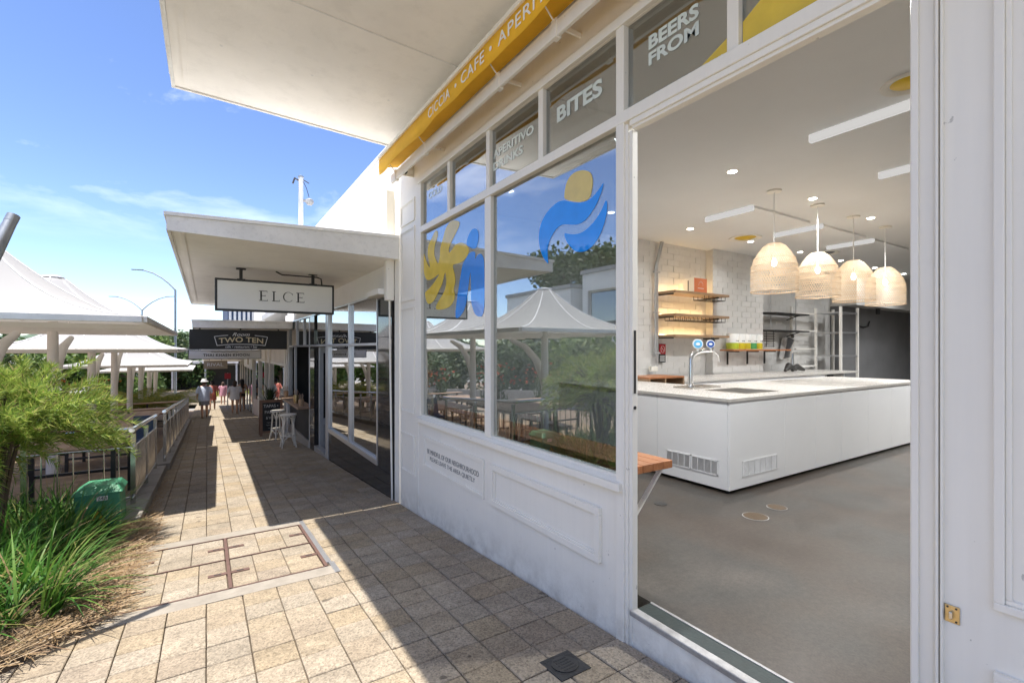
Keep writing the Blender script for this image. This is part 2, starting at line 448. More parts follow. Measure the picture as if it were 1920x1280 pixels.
def cane():
    t = NT('cane'); cc = t.ramp(t.noise(14, 4), [(.3, (.66, .53, .39)), (.7, (.80, .68, .53))])
    d = t.n('ShaderNodeBsdfDiffuse'); t.l(cc, d.inputs[0]); tl = t.n('ShaderNodeBsdfTranslucent'); t.l(cc, tl.inputs[0])
    mx = t.n('ShaderNodeMixShader'); mx.inputs[0].default_value = .4; o = t.n('ShaderNodeOutputMaterial')
    t.l(d.outputs[0], mx.inputs[1]); t.l(tl.outputs[0], mx.inputs[2]); t.l(mx.outputs[0], o.inputs[0])
cane()
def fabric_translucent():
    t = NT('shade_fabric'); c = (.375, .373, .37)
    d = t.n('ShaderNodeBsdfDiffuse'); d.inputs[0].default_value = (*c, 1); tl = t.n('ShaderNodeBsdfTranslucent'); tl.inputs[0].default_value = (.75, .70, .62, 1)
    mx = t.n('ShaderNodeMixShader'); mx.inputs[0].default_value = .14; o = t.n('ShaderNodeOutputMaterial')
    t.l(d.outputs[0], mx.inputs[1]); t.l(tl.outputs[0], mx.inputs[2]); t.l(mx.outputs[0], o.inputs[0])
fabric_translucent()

def vinyl(name, c):          # film on the outside of the glass: as glossy as the pane
    t = NT(name); d = t.n('ShaderNodeBsdfDiffuse'); d.inputs[0].default_value = (*c, 1)
    g = t.n('ShaderNodeBsdfGlossy'); g.inputs['Roughness'].default_value = .02
    f = facing(t, .09, .7)
    n = t.ramp(t.noise(7, 5), [(.3, .9), (.7, 1.1)]); t.l(t.mix(1, c, n, 'MULTIPLY'), d.inputs[0])
    mx = t.n('ShaderNodeMixShader'); o = t.n('ShaderNodeOutputMaterial'); t.l(f, mx.inputs[0]); t.l(d.outputs[0], mx.inputs[1]); t.l(g.outputs[0], mx.inputs[2]); t.l(mx.outputs[0], o.inputs[0])
vinyl('film_yellow', (.72, .52, .06)); vinyl('film_blue', (.0, .26, .85)); vinyl('film_mint', (.66, .74, .70))
# ================================================================== the setting
SLA = -math.atan(SL)
# ---- terrain reaching the horizon
mb = MB(); ys = [-300, -40, 46, 2500]
zz = [gz(-40)-.35, gz(-40)-.35, gz(46)-.35, gz(46)-.35]
for i in range(3):
    mb.quad((-1500, ys[i], zz[i]), (1500, ys[i], zz[i]), (1500, ys[i+1], zz[i+1]), (-1500, ys[i+1], zz[i+1]))
struct(mb.build('ground', 'asphalt'))
# ---- footpath with its pavers
mb = MB()
mb.box(-3.2, 2.6, -4, 6.3, gz(-4)-.10, gz(-4)-.016, -SL); mb.box(-.66, 2.6, 6.3, 46, gz(6.3)-.10, gz(6.3)-.016, -SL)
path = struct(mb.build('footpath', 'mortar'))
P = .2195
def paver_mesh(wd=.2140, ln=.2140, h=.045, b=.004):
    m = MB(); a, c = wd/2, ln/2
    ring = lambda x, y, z: [(-x, -y, z), (x, -y, z), (x, y, z), (-x, y, z)]
    m.v = ring(a, c, -h) + ring(a, c, -b) + ring(a-b, c-b, 0)
    for k in range(4):
        k2 = (k+1) % 4
        m.f += [(k, k2, 4+k2, 4+k), (4+k, 4+k2, 8+k2, 8+k)]
    m.f += [(8, 9, 10, 11)]
    return m
pmesh = paver_mesh().mesh('paver', 'paver')
def bed_side(x, y):            # true inside the planted bed
    if y > 6.3: return x < -.62
    if y > 4.11: return x < -.60
    if y > 3.64: return x < -.522 - (4.11-y)*.88 - .1
    return x < -.935 - (3.64-y)*1.35 - .1
cells = []
i0 = math.floor((-3.0-1.097)/.22); 
for i in range(i0, 4):
    x = 1.097 + .22*(i+.5)
    if x > 1.97: continue
    for j in range(-24, 200):
        y = 2.19 + P*(j+.5)
        if y > 45.8 or bed_side(x, y) or (-.66 < x < .877 and 3.946 < y < 5.70): continue
        cells.append((x, y))
def in_view(x, y):
    d = x*math.sin(HEAD)+y*math.cos(HEAD)
    if d < .3: return False
    px = 960+895*(x*math.cos(HEAD)-y*math.sin(HEAD))/d; py = 653+895*(1.45-gz(y))/d
    return -20 < px < 1400 and py < 1310
near = sorted([c for c in cells if in_view(*c)], key=lambda c: c[0]**2+c[1]**2)[:300]
ns = set(near)
rr = random.Random(3)
for (x, y) in near:
    o = inst(pmesh, path, (x, y, gz(y)+rr.uniform(-.003, .003)), (SLA+rr.uniform(-.008, .008), rr.uniform(-.008, .008), rr.uniform(-.010, .010)), 'paver')
mb = MB(); base = paver_mesh()
for (x, y) in cells:
    if (x, y) in ns: continue
    n = len(mb.v); dz = rr.uniform(-.002, .002); a = rr.uniform(-.008, .008)
    for v in base.v: mb.v.append((x+v[0]-a*v[1], y+v[1]+a*v[0], gz(y)-SL*v[1]+v[2]+dz))
    mb.f += [tuple(n+q for q in f) for f in base.f]
tag(mb.build('distant_pavers', 'paver_far', path), None, kind='stuff')

# ---- access cover with four paver-filled lids
ac = thing('access_cover', (.17, 4.8, gz(4.8)), 'rectangular access cover in the sunlit paving, brown steel frame with four paver filled lids', 'access cover')
XS = [-.53, .15, .83]; YS = [4.13, 4.83, 5.50]
mb = MB()
def rib(x0, x1, y0, y1, up=.004): mb.box(x0, x1, y0, y1, gz(y0)-.05, gz(y0)+up, -SL)
for x in XS: rib(x-.012, x+.012, 4.13, 5.50)
for y in YS:
    for k in range(2): rib(XS[k]+.012, XS[k+1]-.012, y-.009, y+.009, .003)
mb.build('frame', 'brown_steel', ac)
mb = MB(); mb.box(.842, .882, 4.2, 5.62, gz(4.2)-.04, gz(4.2)+.005, -SL); mb.box(.86, .90, 3.95, 4.2, gz(3.95)-.04, gz(3.95)+.003, -SL)
mb.build('edge_plate', 'aluminium', ac)
mb = MB(); mb.box(-.66, .86, 3.95, 4.121, gz(3.95)-.05, gz(3.95)-.001, -SL); mb.box(-.64, .845, 5.509, 5.70, gz(5.509)-.05, gz(5.509)-.001, -SL); mb.box(-.66, -.542, 4.121, 5.509, gz(4.121)-.05, gz(4.121)-.004, -SL)
mb.build('concrete_surround', 'cement_band', ac)
for a in range(2):
    for b in range(2):
        x0, x1, y0, y1 = XS[a]+.016, XS[a+1]-.016, YS[b]+.013, YS[b+1]-.013
        mb = MB(); mb.box(x0, x1, y0, y1, gz(y0)-.05, gz(y0)-.012, -SL)
        lid = mb.build('lid', 'mortar', ac)
        cxs = [x0, x0+.17, x0+.40, x1] if (a+b) % 2 else [x0, x0+.24, x0+.46, x1]
        cys = [y0, y0+.22, y0+.44, y1]
        for p in range(3):
            for q in range(3):
                mb = paver_mesh(cxs[p+1]-cxs[p]-.006, cys[q+1]-cys[q]-.005, .03, .003)
                o = mb.build('infill_paver', 'paver'); o.parent = lid; yy = (cys[q]+cys[q+1])/2
                o.location = Vector(((cxs[p]+cxs[p+1])/2, yy, gz(yy)-.002)) - wloc(lid); o.rotation_euler = (SLA, 0, 0)
        ym = (y0+y1)/2
        for xe in (x0-.002, x1-.128):
            mb = MB(); mb.box(xe, xe+.13, ym-.03, ym+.022, gz(ym-.03)-.02, gz(ym-.03)+.0045, -SL)
            ks = mb.build('lifting_slot', 'brown_steel', lid)
            mb = MB(); mb.box(xe+.04, xe+.09, ym-.012, ym+.006, gz(ym)-.01, gz(ym)+.0065, -SL); mb.build('slot_hole', 'cast_iron', ks)

# ---- drain cover by the doorway, litter
dc = thing('drain_cover', (1.57, 1.94, gz(1.94)), 'small dark cast iron drain cover set in the shaded pavers below the doorway', 'drain cover')
mb = MB(); mb.box(1.475, 1.665, 1.85, 2.04, gz(1.85)-.03, gz(1.85)+.004, -SL); mb.build('frame', 'cast_iron', dc)
mb = MB(); mb.disc((1.57, 1.945, gz(1.945)+.003), .07, (0, SL, 1), .006); mb.build('lid', 'dark_steel', dc)
mb = MB()
for k in range(-2, 3): mb.box(1.53, 1.61, 1.942+k*.022, 1.952+k*.022, gz(1.947+k*.022)+.007, gz(1.947+k*.022)+.0105, -SL)
mb.build('grate_bars', 'cast_iron', dc)

# ---- planted bed
mb = MB(); N = 46
rb = random.Random(5)
X0, X1, Y0, Y1 = -5.2, -.52, 1.6, 7.28
idx = {}
for i in range(N+1):
    for j in range(N+1):
        x = X0+(X1-X0)*i/N; y = Y0+(Y1-Y0)*j/N
        inside = bed_side(x-.06, y)
        z = gz(y) + (.02+.05*min(1, (-.52-x)/.7)+rb.uniform(-.014, .022) if inside else -.09)
        idx[i, j] = len(mb.v); mb.v.append((x, y, z))
for i in range(N):
    for j in range(N): mb.f.append((idx[i, j], idx[i+1, j], idx[i+1, j+1], idx[i, j+1]))
struct(mb.build('planted_bed', 'earth', smooth=True))
# ---- cafe court behind the railing
mb = MB(); mb.box(-14, -.62, 7.3, 36, gz(7.3)-.2, gz(7.3)-.065, -SL); mb.box(-40, -14.0, -20, 60, gz(0)-2.2, gz(0)-.9, -.03)
court = struct(mb.build('court_floor', 'court_base'))
mb = MB(); pb = paver_mesh(.29, .19, .04, .004); ca, sa = math.cos(.62), math.sin(.62)
for i in range(-40, 40):
    for j in range(-60, 60):
        u, v = i*.298+(.149 if j % 2 else 0), j*.198
        x = -2.6+ca*u-sa*v; y = 11.5+sa*u+ca*v
        if not (-5.6 < x < -.98 and 7.45 < y < 18): continue
        n = len(mb.v)
        for q in pb.v:
            xx = x+ca*q[0]-sa*q[1]; yy = y+sa*q[0]+ca*q[1]
            mb.v.append((xx, yy, gz(yy)-.055+q[2]))
        mb.f += [tuple(n+t for t in f) for f in pb.f]
tag(mb.build('court_pavers', 'court_paver', court), None, kind='stuff')
# ---- kerbs carrying the rails
def kerb(y0, y1, x0, x1, h, name, label):
    m = MB(); k = 8
    for i in range(k):
        a, b = y0+(y1-y0)*i/k, y0+(y1-y0)*(i+1)/k
        m.box(x0, x1, a+.004, b-.004, gz(a)-.2, gz(a)+h, -SL)
    return tag(m.build(name, 'concrete_kerb', bevel=.012), label, 'kerb')
kerb(6.62, 10.62, -.90, -.615, .10, 'concrete_kerb', 'low concrete kerb under the nearer railing beside the footpath')
kerb(10.66, 24.3, -.86, -.56, .13, 'concrete_kerb', 'long concrete kerb under the farther railing beside the footpath')
# ---- far street: sunlit crossing paving and a raised planter wall
mb = MB(); mb.box(-14, 14, 46.02, 64, gz(46)-.1, gz(46)-.01); struct(mb.build('plaza', 'paver_far'))

# ================================================================== the cafe shopfront (facade plane x = 1.98)
cafe = thing('cafe_shopfront', (2.0, 3.0, gz(3)), 'white timber cafe shopfront with panelled base, big windows and open doorway', 'shopfront')
def fb(name, y0, y1, z0, z1, x0=1.975, x1=2.05, mat='white_paint', bevel=.004, par=None):
    return MB().box(x0, x1, y0, y1, z0, z1).build(name, mat, par or cafe, bevel=bevel)
fb('pilaster', 5.03, 5.83, gz(5.83)-.1, 3.30, 1.98, 2.16)
fb('header', -2.2, 5.83, 3.262, 4.02, 1.985, 2.16, 'white_paint')
fb('cornice_strip', -2.2, 5.02, 3.262, 3.32, 1.955, 1.985)
# stall riser and its two raised panel mouldings
m = MB(); m.hexa([(1.985, 1.958, gz(1.958)-.1), (2.10, 1.958, gz(1.958)-.1), (2.10, 5.03, gz(5.03)-.1), (1.985, 5.03, gz(5.03)-.1), (1.985, 1.958, .642), (2.10, 1.958, .642), (2.10, 5.03, .642), (1.985, 5.03, .642)])
m.build('stall_riser', 'white_paint', cafe)
def frame_mould(name, y0, y1, z0, z1, w=.042, x=1.985, d=.028, par=None, mat='white_paint'):
    mm = MB()
    mm.box(x-d, x, y0, y1, z0, z0+w); mm.box(x-d, x, y0, y1, z1-w, z1)
    mm.box(x-d, x, y0, y0+w, z0+w, z1-w); mm.box(x-d, x, y1-w, y1, z0+w, z1-w)
    mm.box(x-d*.5, x, y0+w, y1-w, z0+w, z0+w+.014); mm.box(x-d*.5, x, y0+w, y1-w, z1-w-.014, z1-w)
    mm.box(x-d*.5, x, y0+w, y0+w+.014, z0+w+.014, z1-w-.014); mm.box(x-d*.5, x, y1-w-.014, y1-w, z0+w+.014, z1-w-.014)
    return mm.build(name, mat, par or cafe, bevel=.003)
frame_mould('panel_moulding', 3.54, 4.88, .17, .51, .034, 1.985, .013)
frame_mould('panel_moulding', 2.11, 3.41, .172, .500)
for (z0, z1) in ((2.90, 3.16), (2.00, 2.84), (.70, 1.93), (.0, .46), (-.25, .02)):
    if z0 < 0: continue
    frame_mould('pilaster_moulding', 5.13, 5.59, z0, z1, .022, 1.98, .013)
m = MB(); m.box(1.935, 2.03, 1.925, 5.03, .645, .690); m.hexa([(1.955, 1.94, .690), (2.03, 1.94, .690), (2.03, 5.02, .690), (1.955, 5.02, .690), (1.985, 1.94, .71), (2.03, 1.94, .71), (2.03, 5.02, .71), (1.985, 5.02, .71)])
m.build('window_sill', 'white_paint', cafe, bevel=.004)
# posts, mullions and rails
fb('corner_post', 4.935, 5.03, .71, 3.262, 1.968, 2.06)
fb('door_post', 1.915, 1.976, gz(1.9)-.08, 3.262, 1.965, 2.06)
fb('door_lining', 1.87, 1.915, gz(1.9)-.08, 2.66, 1.985, 2.03)
fb('lining_bead', 1.892, 1.915, gz(1.9)-.08, 2.70, 1.975, 1.985)
fb('transom_rail', -2.2, 4.935, 2.712, 2.778, 1.962, 2.06)
fb('door_head', .63, 1.87, 2.665, 2.712, 1.985, 2.03)
fb('head_bead', .63, 1.88, 2.680, 2.712, 1.972, 1.985)
fb('mullion', 3.417, 3.516, .71, 2.712, 1.972, 2.055)
YM = [4.935, 4.232, 3.463, 2.715, 1.976, 1.263, .60]
for y in (4.232, 3.463, 2.715, 1.263, .55): fb('transom_mullion', y-.028, y+.028, 2.778, 3.262, 1.972, 2.055)
fb('sash_rail', 3.516, 4.935, .710, .728, 1.985, 2.04, bevel=0); fb('sash_rail', 1.976, 3.417, .710, .728, 1.985, 2.04, bevel=0)
panes = [(3.516, 4.935, .728, 2.712), (1.976, 3.417, .728, 2.712)]
tr = [(4.26, 4.935), (3.491, 4.204), (2.743, 3.435), (1.976, 2.687), (1.291, 1.915), (.578, 1.235)]
for i, (a, b, c, d) in enumerate(panes): fb('window_pane', a, b, c, d, 2.004, 2.010, 'shop_glass', 0)
tp = []
for (a, b) in tr: tp.append(fb('transom_pane', a, b, 2.778, 3.262, 2.004, 2.010, 'shop_glass', 0))
# decals and lettering on the glass (inside face)
def decal(name, pts, mat, x=2.0015, par=None):
    return MB().poly([(x, y, z) for y, z in pts], (.001, 0, 0)).build(name, mat, par or cafe)
B1=[(2.489,2.434),(2.403,2.398),(2.331,2.376),(2.261,2.369),(2.203,2.384),(2.154,2.413),(2.11,2.447),(2.126,2.4),(2.154,2.357),(2.186,2.316),(2.236,2.277),(2.279,2.252),(2.331,2.242),(2.385,2.248),(2.46,2.269),(2.518,2.277),(2.567,2.265),(2.608,2.239),(2.645,2.202),(2.671,2.156),(2.673,2.092),(2.66,2.033),(2.703,2.068),(2.741,2.116),(2.769,2.18),(2.778,2.234),(2.769,2.297),(2.741,2.35),(2.692,2.391),(2.639,2.419),(2.567,2.439),(2.518,2.439)]
B2=[(2.095,2.336),(2.081,2.311),(2.085,2.263),(2.098,2.217),(2.122,2.167),(2.162,2.115),(2.211,2.079),(2.27,2.058),(2.331,2.063),(2.376,2.076),(2.431,2.119),(2.469,2.162),(2.493,2.218),(2.431,2.198),(2.376,2.184),(2.313,2.182),(2.253,2.198),(2.194,2.228),(2.146,2.267),(2.114,2.303)]
Y1_=[(2.489,2.442),(2.484,2.487),(2.469,2.538),(2.431,2.575),(2.376,2.588),(2.305,2.578),(2.249,2.554),(2.219,2.522),(2.208,2.479),(2.215,2.436),(2.229,2.392),(2.261,2.374),(2.331,2.381),(2.403,2.404)]
Y2=[(4.609,2.681),(4.553,2.654),(4.558,2.593),(4.635,2.524),(4.648,2.422),(4.558,2.325),(4.532,2.321),(4.495,2.397),(4.495,2.468),(4.422,2.556),(4.362,2.644),(4.269,2.688),(4.157,2.682),(4.06,2.646),(4.049,2.615),(4.102,2.57),(4.201,2.504),(4.292,2.433),(4.28,2.381),(4.223,2.401),(4.135,2.443),(4.028,2.444),(3.925,2.409),(3.858,2.358),(3.866,2.31),(3.935,2.267),(4.049,2.249),(4.212,2.263),(4.157,2.169),(4.135,2.09),(4.179,2.018),(4.150,1.973),(4.160,1.918),(4.246,1.859),(4.41,1.841),(4.583,1.848),(4.609,1.886),(4.507,1.95),(4.386,2.019),(4.338,2.104),(4.362,2.216),(4.398,2.181),(4.434,2.105),(4.532,2.034),(4.635,1.95),(4.768,1.919),(4.85,1.947),(4.907,2.061),(4.795,2.082),(4.661,2.131),(4.558,2.181),(4.507,2.215),(4.635,2.19),(4.768,2.175),(4.864,2.197),(4.925,2.272),(4.93,2.383),(4.93,2.493),(4.907,2.465),(4.836,2.367),(4.754,2.301),(4.768,2.356),(4.823,2.451),(4.809,2.545),(4.714,2.613)]
B3=[(3.75,2.516),(3.691,2.489),(3.672,2.437),(3.685,2.378),(3.722,2.328),(3.807,2.345),(3.895,2.39),(3.905,2.419),(3.875,2.468),(3.817,2.511)]
B4=[(3.846,2.320),(3.731,2.310),(3.75,2.23),(3.694,2.275),(3.622,2.271),(3.569,2.202),(3.565,1.723),(3.731,1.732),(3.817,1.854),(3.817,1.944),(3.827,2.161),(3.846,2.092),(3.925,1.817),(4.049,1.741),(4.135,1.736),(4.140,1.804),(4.088,1.971),(4.034,2.116),(3.986,2.235),(3.925,2.270)]
def smoothpoly(p, it=2):
    for _ in range(it):
        q = []
        for a, b in zip(p, p[1:]+p[:1]):
            q += [(a[0]*.78+b[0]*.22, a[1]*.78+b[1]*.22), (a[0]*.22+b[0]*.78, a[1]*.22+b[1]*.78)]
        p = q
    return p
for nm, p, mt, lb in (('wave_logo', B1, 'film_blue', 'blue upper wave of the window logo'), ('wave_logo', B2, 'film_blue', 'blue lower wave of the window logo'), ('sun_logo', Y1_, 'film_yellow', 'yellow disc of the window logo'), ('splash_decal', Y2, 'film_yellow', 'yellow leafy splash decal'), ('figure_decal', B3, 'film_blue', 'blue oval decal'), ('figure_decal', B4, 'film_blue', 'blue tapering decal')):
    tag(decal(nm, smoothpoly(p), mt), lb)
decal('sun_ray_decal', [(1.486, 2.785), (1.31, 2.865), (1.296, 2.865), (1.296, 2.785)], 'film_yellow')
decal('sun_ray_decal', [(1.232, 2.785), (1.232, 2.895), (.90, 3.10), (.60, 3.24), (.585, 3.24), (.585, 2.785)], 'film_yellow')
FX, UZ = (0, -1, 0), (0, 0, 1)
text('BITES', 'film_mint', cafe, (2.003, 2.345, 2.975), FX, UZ, width=.44, height=.105, bold=.035)
text('APERITIVO', 'film_mint', cafe, (2.003, 3.13, 3.015), FX, UZ, width=.58, height=.068, bold=.03)
text('DRINKS', 'film_mint', cafe, (2.003, 3.20, 2.915), FX, UZ, width=.44, height=.068, bold=.03)
text('BEERS', 'film_mint', cafe, (2.003, 1.612, 3.05), FX, UZ, width=.31, height=.075, bold=.035)
text('FROM', 'film_mint', cafe, (2.003, 1.612, 2.965), FX, UZ, width=.31, height=.07, bold=.035)
text('COLD', 'film_mint', cafe, (2.003, 4.62, 3.04), FX, UZ, width=.34, height=.07, bold=.02)
text('APPROVED PATRON CAPACITY IS LIMITED TO 25', 'film_mint', cafe, (2.003, 1.61, 2.788), FX, UZ, width=.56, height=.017)
text('BE MINDFUL OF OUR NEIGHBOURHOOD', 'print_grey', cafe, (1.984, 4.21, .335), FX, UZ, width=1.14, height=.048, th=.0012, bold=-.008)
text('PLEASE LEAVE THE AREA QUIETLY', 'print_grey', cafe, (1.984, 4.21, .262), FX, UZ, width=1.0, height=.048, th=.0012, bold=-.008)
# a band of the roller blind box behind the transoms
fb('blind_box', 2.4, 4.92, 3.13, 3.255, 2.10, 2.24, 'room_white', 0)
m = MB(); m.tube([(2.17, 2.4, 3.06), (2.17, 4.88, 3.06)], .055, 16); m.build('blind_roll', 'paper_white', cafe, True)
# doorway step and threshold
m = MB(); m.hexa([(1.99, .63, gz(.63)-.1), (2.03, .63, gz(.63)-.1), (2.03, 1.915, gz(1.915)-.1), (1.99, 1.915, gz(1.915)-.1), (1.99, .63, -.028), (2.03, .63, -.028), (2.03, 1.915, -.028), (1.99, 1.915, -.028)])
m.build('step_riser', 'white_paint', cafe)
m = MB(); m.box(1.972, 2.025, .63, 1.88, -.027, .004); m.build('step_nosing', 'worn_alloy', cafe, bevel=.006)
m = MB(); m.box(2.027, 2.125, .60, 1.868, -.05, .001); m.build('threshold_strip', 'threshold_green', cafe)
m = MB(); m.box(2.126, 2.142, .60, 1.868, -.05, .004); m.build('threshold_edge', 'worn_alloy', cafe)
# the panelled wall on the right of the doorway
fb('right_jamb', .566, .63, gz(.6)-.08, 2.712, 1.985, 2.12); fb('jamb_bead', .604, .624, gz(.6)-.06, 2.70, 1.972, 1.985, bevel=.003)
for k, (a, b) in enumerate(((.551, .558), (.5405, .547))): fb('jamb_groove_bead', a, b, gz(.5)-.05, 2.712, 1.962+.004*k, 1.985, bevel=.002)
dl = MB().box(1.985, 2.06, -2.2, .566, gz(-2.2)-.3, 2.712).build('side_panel', 'white_paint', cafe)
for (z0, z1) in ((.675, 2.6), (-.06, .49)):
    frame_mould('side_moulding', -.6, .425, z0, z1, .024, 1.985, .020)
    m = MB(); m.box(1.975, 1.985, -.5, .345, z0+.075, z1-.075); m.build('raised_field', 'white_paint', cafe, bevel=.004)
lt = MB().box(1.980, 1.985, .503, .540, .585, .640).build('latch_plate', 'brass', cafe, bevel=.002)
m = MB(); m.box(1.968, 1.980, .518, .527, .600, .622); m.build('latch_catch', 'steel', lt, bevel=.002)
m = MB(); m.disc((1.980, .511, .592), .003, (-1, 0, 0), .002, 8); m.disc((1.980, .532, .633), .003, (-1, 0, 0), .002, 8); m.disc((1.980, .511, .633), .003, (-1, 0, 0), .002, 8); m.build('screws', 'dark_steel', lt)
m = MB(); m.box(1.998, 2.014, 1.8675, 1.8698, 1.20, 1.55); m.disc((2.006, 1.8698, 1.12), .010, (0, -1, 0), .003, 12); m.build('lock_plate', 'dark_steel', cafe)

# ---- cafe room: floor, ceiling, walls
struct(MB().box(2.142, 20, -2.2, 6.4, -.25, 0).build('cafe_floor', 'polished_concrete'))
struct(MB().box(2.17, 20, -2.2, 6.5, 3.45, 3.9).build('cafe_ceiling', 'room_white'))
struct(MB().box(2.17, 20, -2.5, -2.21, -.25, 3.44).build('cafe_side_wall', 'room_white'))
struct(MB().box(19.7, 20, -2.2, 6.4, .01, 3.44).build('cafe_back_wall', 'wall_grey'))
bw = struct(MB().box(2.17, 8.62, 6.11, 6.4, .01, 3.44).box(8.62, 10.33, 5.92, 6.4, .01, 3.44).box(10.33, 13.9, 6.11, 6.4, .01, 3.44).build('brick_wall', 'brick_joint'))
struct(MB().box(13.9, 19.7, 5.9, 6.4, .01, 2.56).build('grey_wall', 'wall_grey'))
struct(MB().box(13.9, 19.7, 5.5, 6.4, 2.56, 3.44).build('bulkhead', 'room_white'))
# bricks
BL, BH = .335, .116
bm = MB().box(-BL/2+.004, BL/2-.004, -.03, .03, -BH/2+.004, BH/2-.004).mesh('brick', 'brick_white')
halfm = {}
spots = []
for (xa, xb, yw) in ((6.1, 8.62, 6.11), (8.565, 10.38, 5.92), (10.38, 13.88, 6.11)):
    r = 0; z = .95
    while z < 3.40:
        x = xa-(BL/2 if r % 2 else 0)
        while x < xb:
            a, b = max(x, xa), min(x+BL, xb)
            if b-a > .06: spots.append((a, b, yw, z+BH/2))
            x += BL
        z += BH; r += 1
full = [s for s in spots if abs(s[1]-s[0]-BL) < 1e-6]; part_ = [s for s in spots if s not in full]
full.sort(key=lambda s: s[0])
for (a, b, yw, z) in full[:300]: inst(bm, bw, ((a+b)/2, yw+.021+rr.uniform(-.003, .003), z), (rr.uniform(-.02, .02), 0, rr.uniform(-.012, .012)), 'brick')
mb = MB()
for (a, b, yw, z) in full[300:]+part_:
    d = rr.uniform(-.003, .003); mb.box(a+.005, b-.005, yw-.009+d, yw+.02, z-BH/2+.005, z+BH/2-.005)
for k in range(21):      # return of the chimney breast
    z = .95+k*BH; mb.box(8.612, 8.66, 5.945, 6.09, z+.005, z+BH-.005)
tag(mb.build('bricks', 'brick_white', bw), None, kind='stuff')
# ================================================================== inside the cafe
# ---- service counter (L shaped)
ct = thing('service_counter', (5, 3.4, 0), 'long white L shaped bar counter with a pale stone top', 'counter')
ZT = .95
m = MB(); m.box(4.352, 9.42, 2.818, 4.10, ZT-.03, ZT); m.box(4.352, 5.60, 4.10, 5.5, ZT-.03, ZT)
m.v, m.f = [], []
pl = [(4.345, 2.81), (9.43, 2.81), (9.43, 4.10), (5.60, 4.10), (5.60, 5.55), (4.345, 5.55)]
m.poly([(x, y, ZT-.032) for x, y in pl], (0, 0, .032)); m.build('stone_top', 'stone_top', ct, bevel=.002)
SX = [4.36, 5.391, 6.064, 6.721, 7.482, 8.243, 9.41]
for a, b in zip(SX, SX[1:]): MB().box(a+.0025, b-.0025, 2.825, 2.845, .035, ZT-.034).build('front_panel', 'counter_white', ct, bevel=.0015)
for a, b in ((2.8475, 3.72), (3.725, 4.6), (4.605, 5.54)): MB().box(4.36, 4.38, a, b, .035, ZT-.034).build('side_panel', 'counter_white', ct, bevel=.0015)
MB().box(4.384, 9.40, 2.85, 4.05, .036, ZT-.036).build('carcass', 'counter_white', ct)
MB().box(4.384, 5.55, 4.052, 5.5, .036, ZT-.036).build('carcass', 'counter_white', ct)
MB().box(4.44, 9.34, 2.93, 4.0, .003, .034).build('plinth', 'black_metal', ct)
for (x, y) in ((4.40, 2.87), (4.40, 4.3), (6.5, 2.87), (9.3, 2.87)):
    m = MB(); m.lathe([(.02, 0), (.02, .01), (.012, .012), (.012, .034)], (x, y, .001), 12); m.build('foot', 'black_metal', ct)
def vent(y0, y1, z0, z1, face, x0=None, x1=None):
    m = MB(); s = MB(); k = 11
    if face == 'x':
        X = 4.36
        for a, b in ((y0, (y0+y1)/2-.004), ((y0+y1)/2+.004, y1)):
            m.box(X-.006, X, a, b, z0, z0+.012); m.box(X-.006, X, a, b, z1-.012, z1); m.box(X-.006, X, a, a+.012, z0, z1); m.box(X-.006, X, b-.012, b, z0, z1)
            for q in range(1, 4): c = a+(b-a)*q/4; m.box(X-.005, X, c-.006, c+.006, z0, z1)
            for q in range(k): c = z0+.014+(z1-z0-.028)*(q+.5)/k; s.hexa([(X-.005, a, c-.002), (X, a, c+.002), (X, b, c+.002), (X-.005, b, c-.002), (X-.005, a, c), (X, a, c+.004), (X, b, c+.004), (X-.005, b, c)])
    else:
        Y = 2.825
        m.box(x0, x1, Y-.006, Y, z0, z0+.012); m.box(x0, x1, Y-.006, Y, z1-.012, z1); m.box(x0, x0+.012, Y-.006, Y, z0, z1); m.box(x1-.012, x1, Y-.006, Y, z0, z1)
        for q in range(1, 6): c = x0+(x1-x0)*q/6; m.box(c-.006, c+.006, Y-.005, Y, z0, z1)
        for q in range(k): c = z0+.014+(z1-z0-.028)*(q+.5)/k; s.hexa([(x0, Y-.005, c-.002), (x1, Y-.005, c-.002), (x1, Y, c+.002), (x0, Y, c+.002), (x0, Y-.005, c), (x1, Y-.005, c), (x1, Y, c+.004), (x0, Y, c+.004)])
    g = m.build('vent_grille', 'counter_white', ct); s.build('louvres', 'aluminium', g)
vent(2.946, 3.592, .16, .315, 'x'); vent(0, 0, .14, .305, 'y', 4.581, 5.228)
# ---- sink set in the counter, drip tray and beer tap
sk = thing('sink', (5.3, 3.28, ZT), 'stainless steel sink bowl set flush into the stone counter top', 'sink')
m = MB(); m.box(5.0, 5.62, 3.02, 3.06, ZT+.001, ZT+.006); m.box(5.0, 5.62, 3.52, 3.56, ZT+.001, ZT+.006); m.box(5.0, 5.04, 3.06, 3.52, ZT+.001, ZT+.006); m.box(5.58, 5.62, 3.06, 3.52, ZT+.001, ZT+.006); m.build('rim', 'steel', sk)
m = MB(); m.box(5.04, 5.58, 3.06, 3.52, ZT+.0005, ZT+.002); m.build('bowl', 'dark_steel', sk)
tp_ = thing('beer_tap', (5.14, 3.83, ZT), 'chrome curved beer tap tower with two round blue badges on the counter', 'beer tap')
m = MB(); m.box(4.98, 5.56, 3.72, 4.0, ZT+.001, ZT+.022); m.build('drip_tray', 'steel', tp_, bevel=.004)
m = MB(); m.tube([(5.14, 3.86, ZT+.02), (5.14, 3.86, ZT+.36), (5.16, 3.85, ZT+.42), (5.22, 3.83, ZT+.46), (5.30, 3.81, ZT+.475), (5.46, 3.78, ZT+.48)], [.035, .035, .035, .034, .033, .03], 16)
m.lathe([(.06, 0), (.06, .012), (.04, .02)], (5.14, 3.86, ZT+.022), 20); m.build('column', 'chrome', tp_, True)
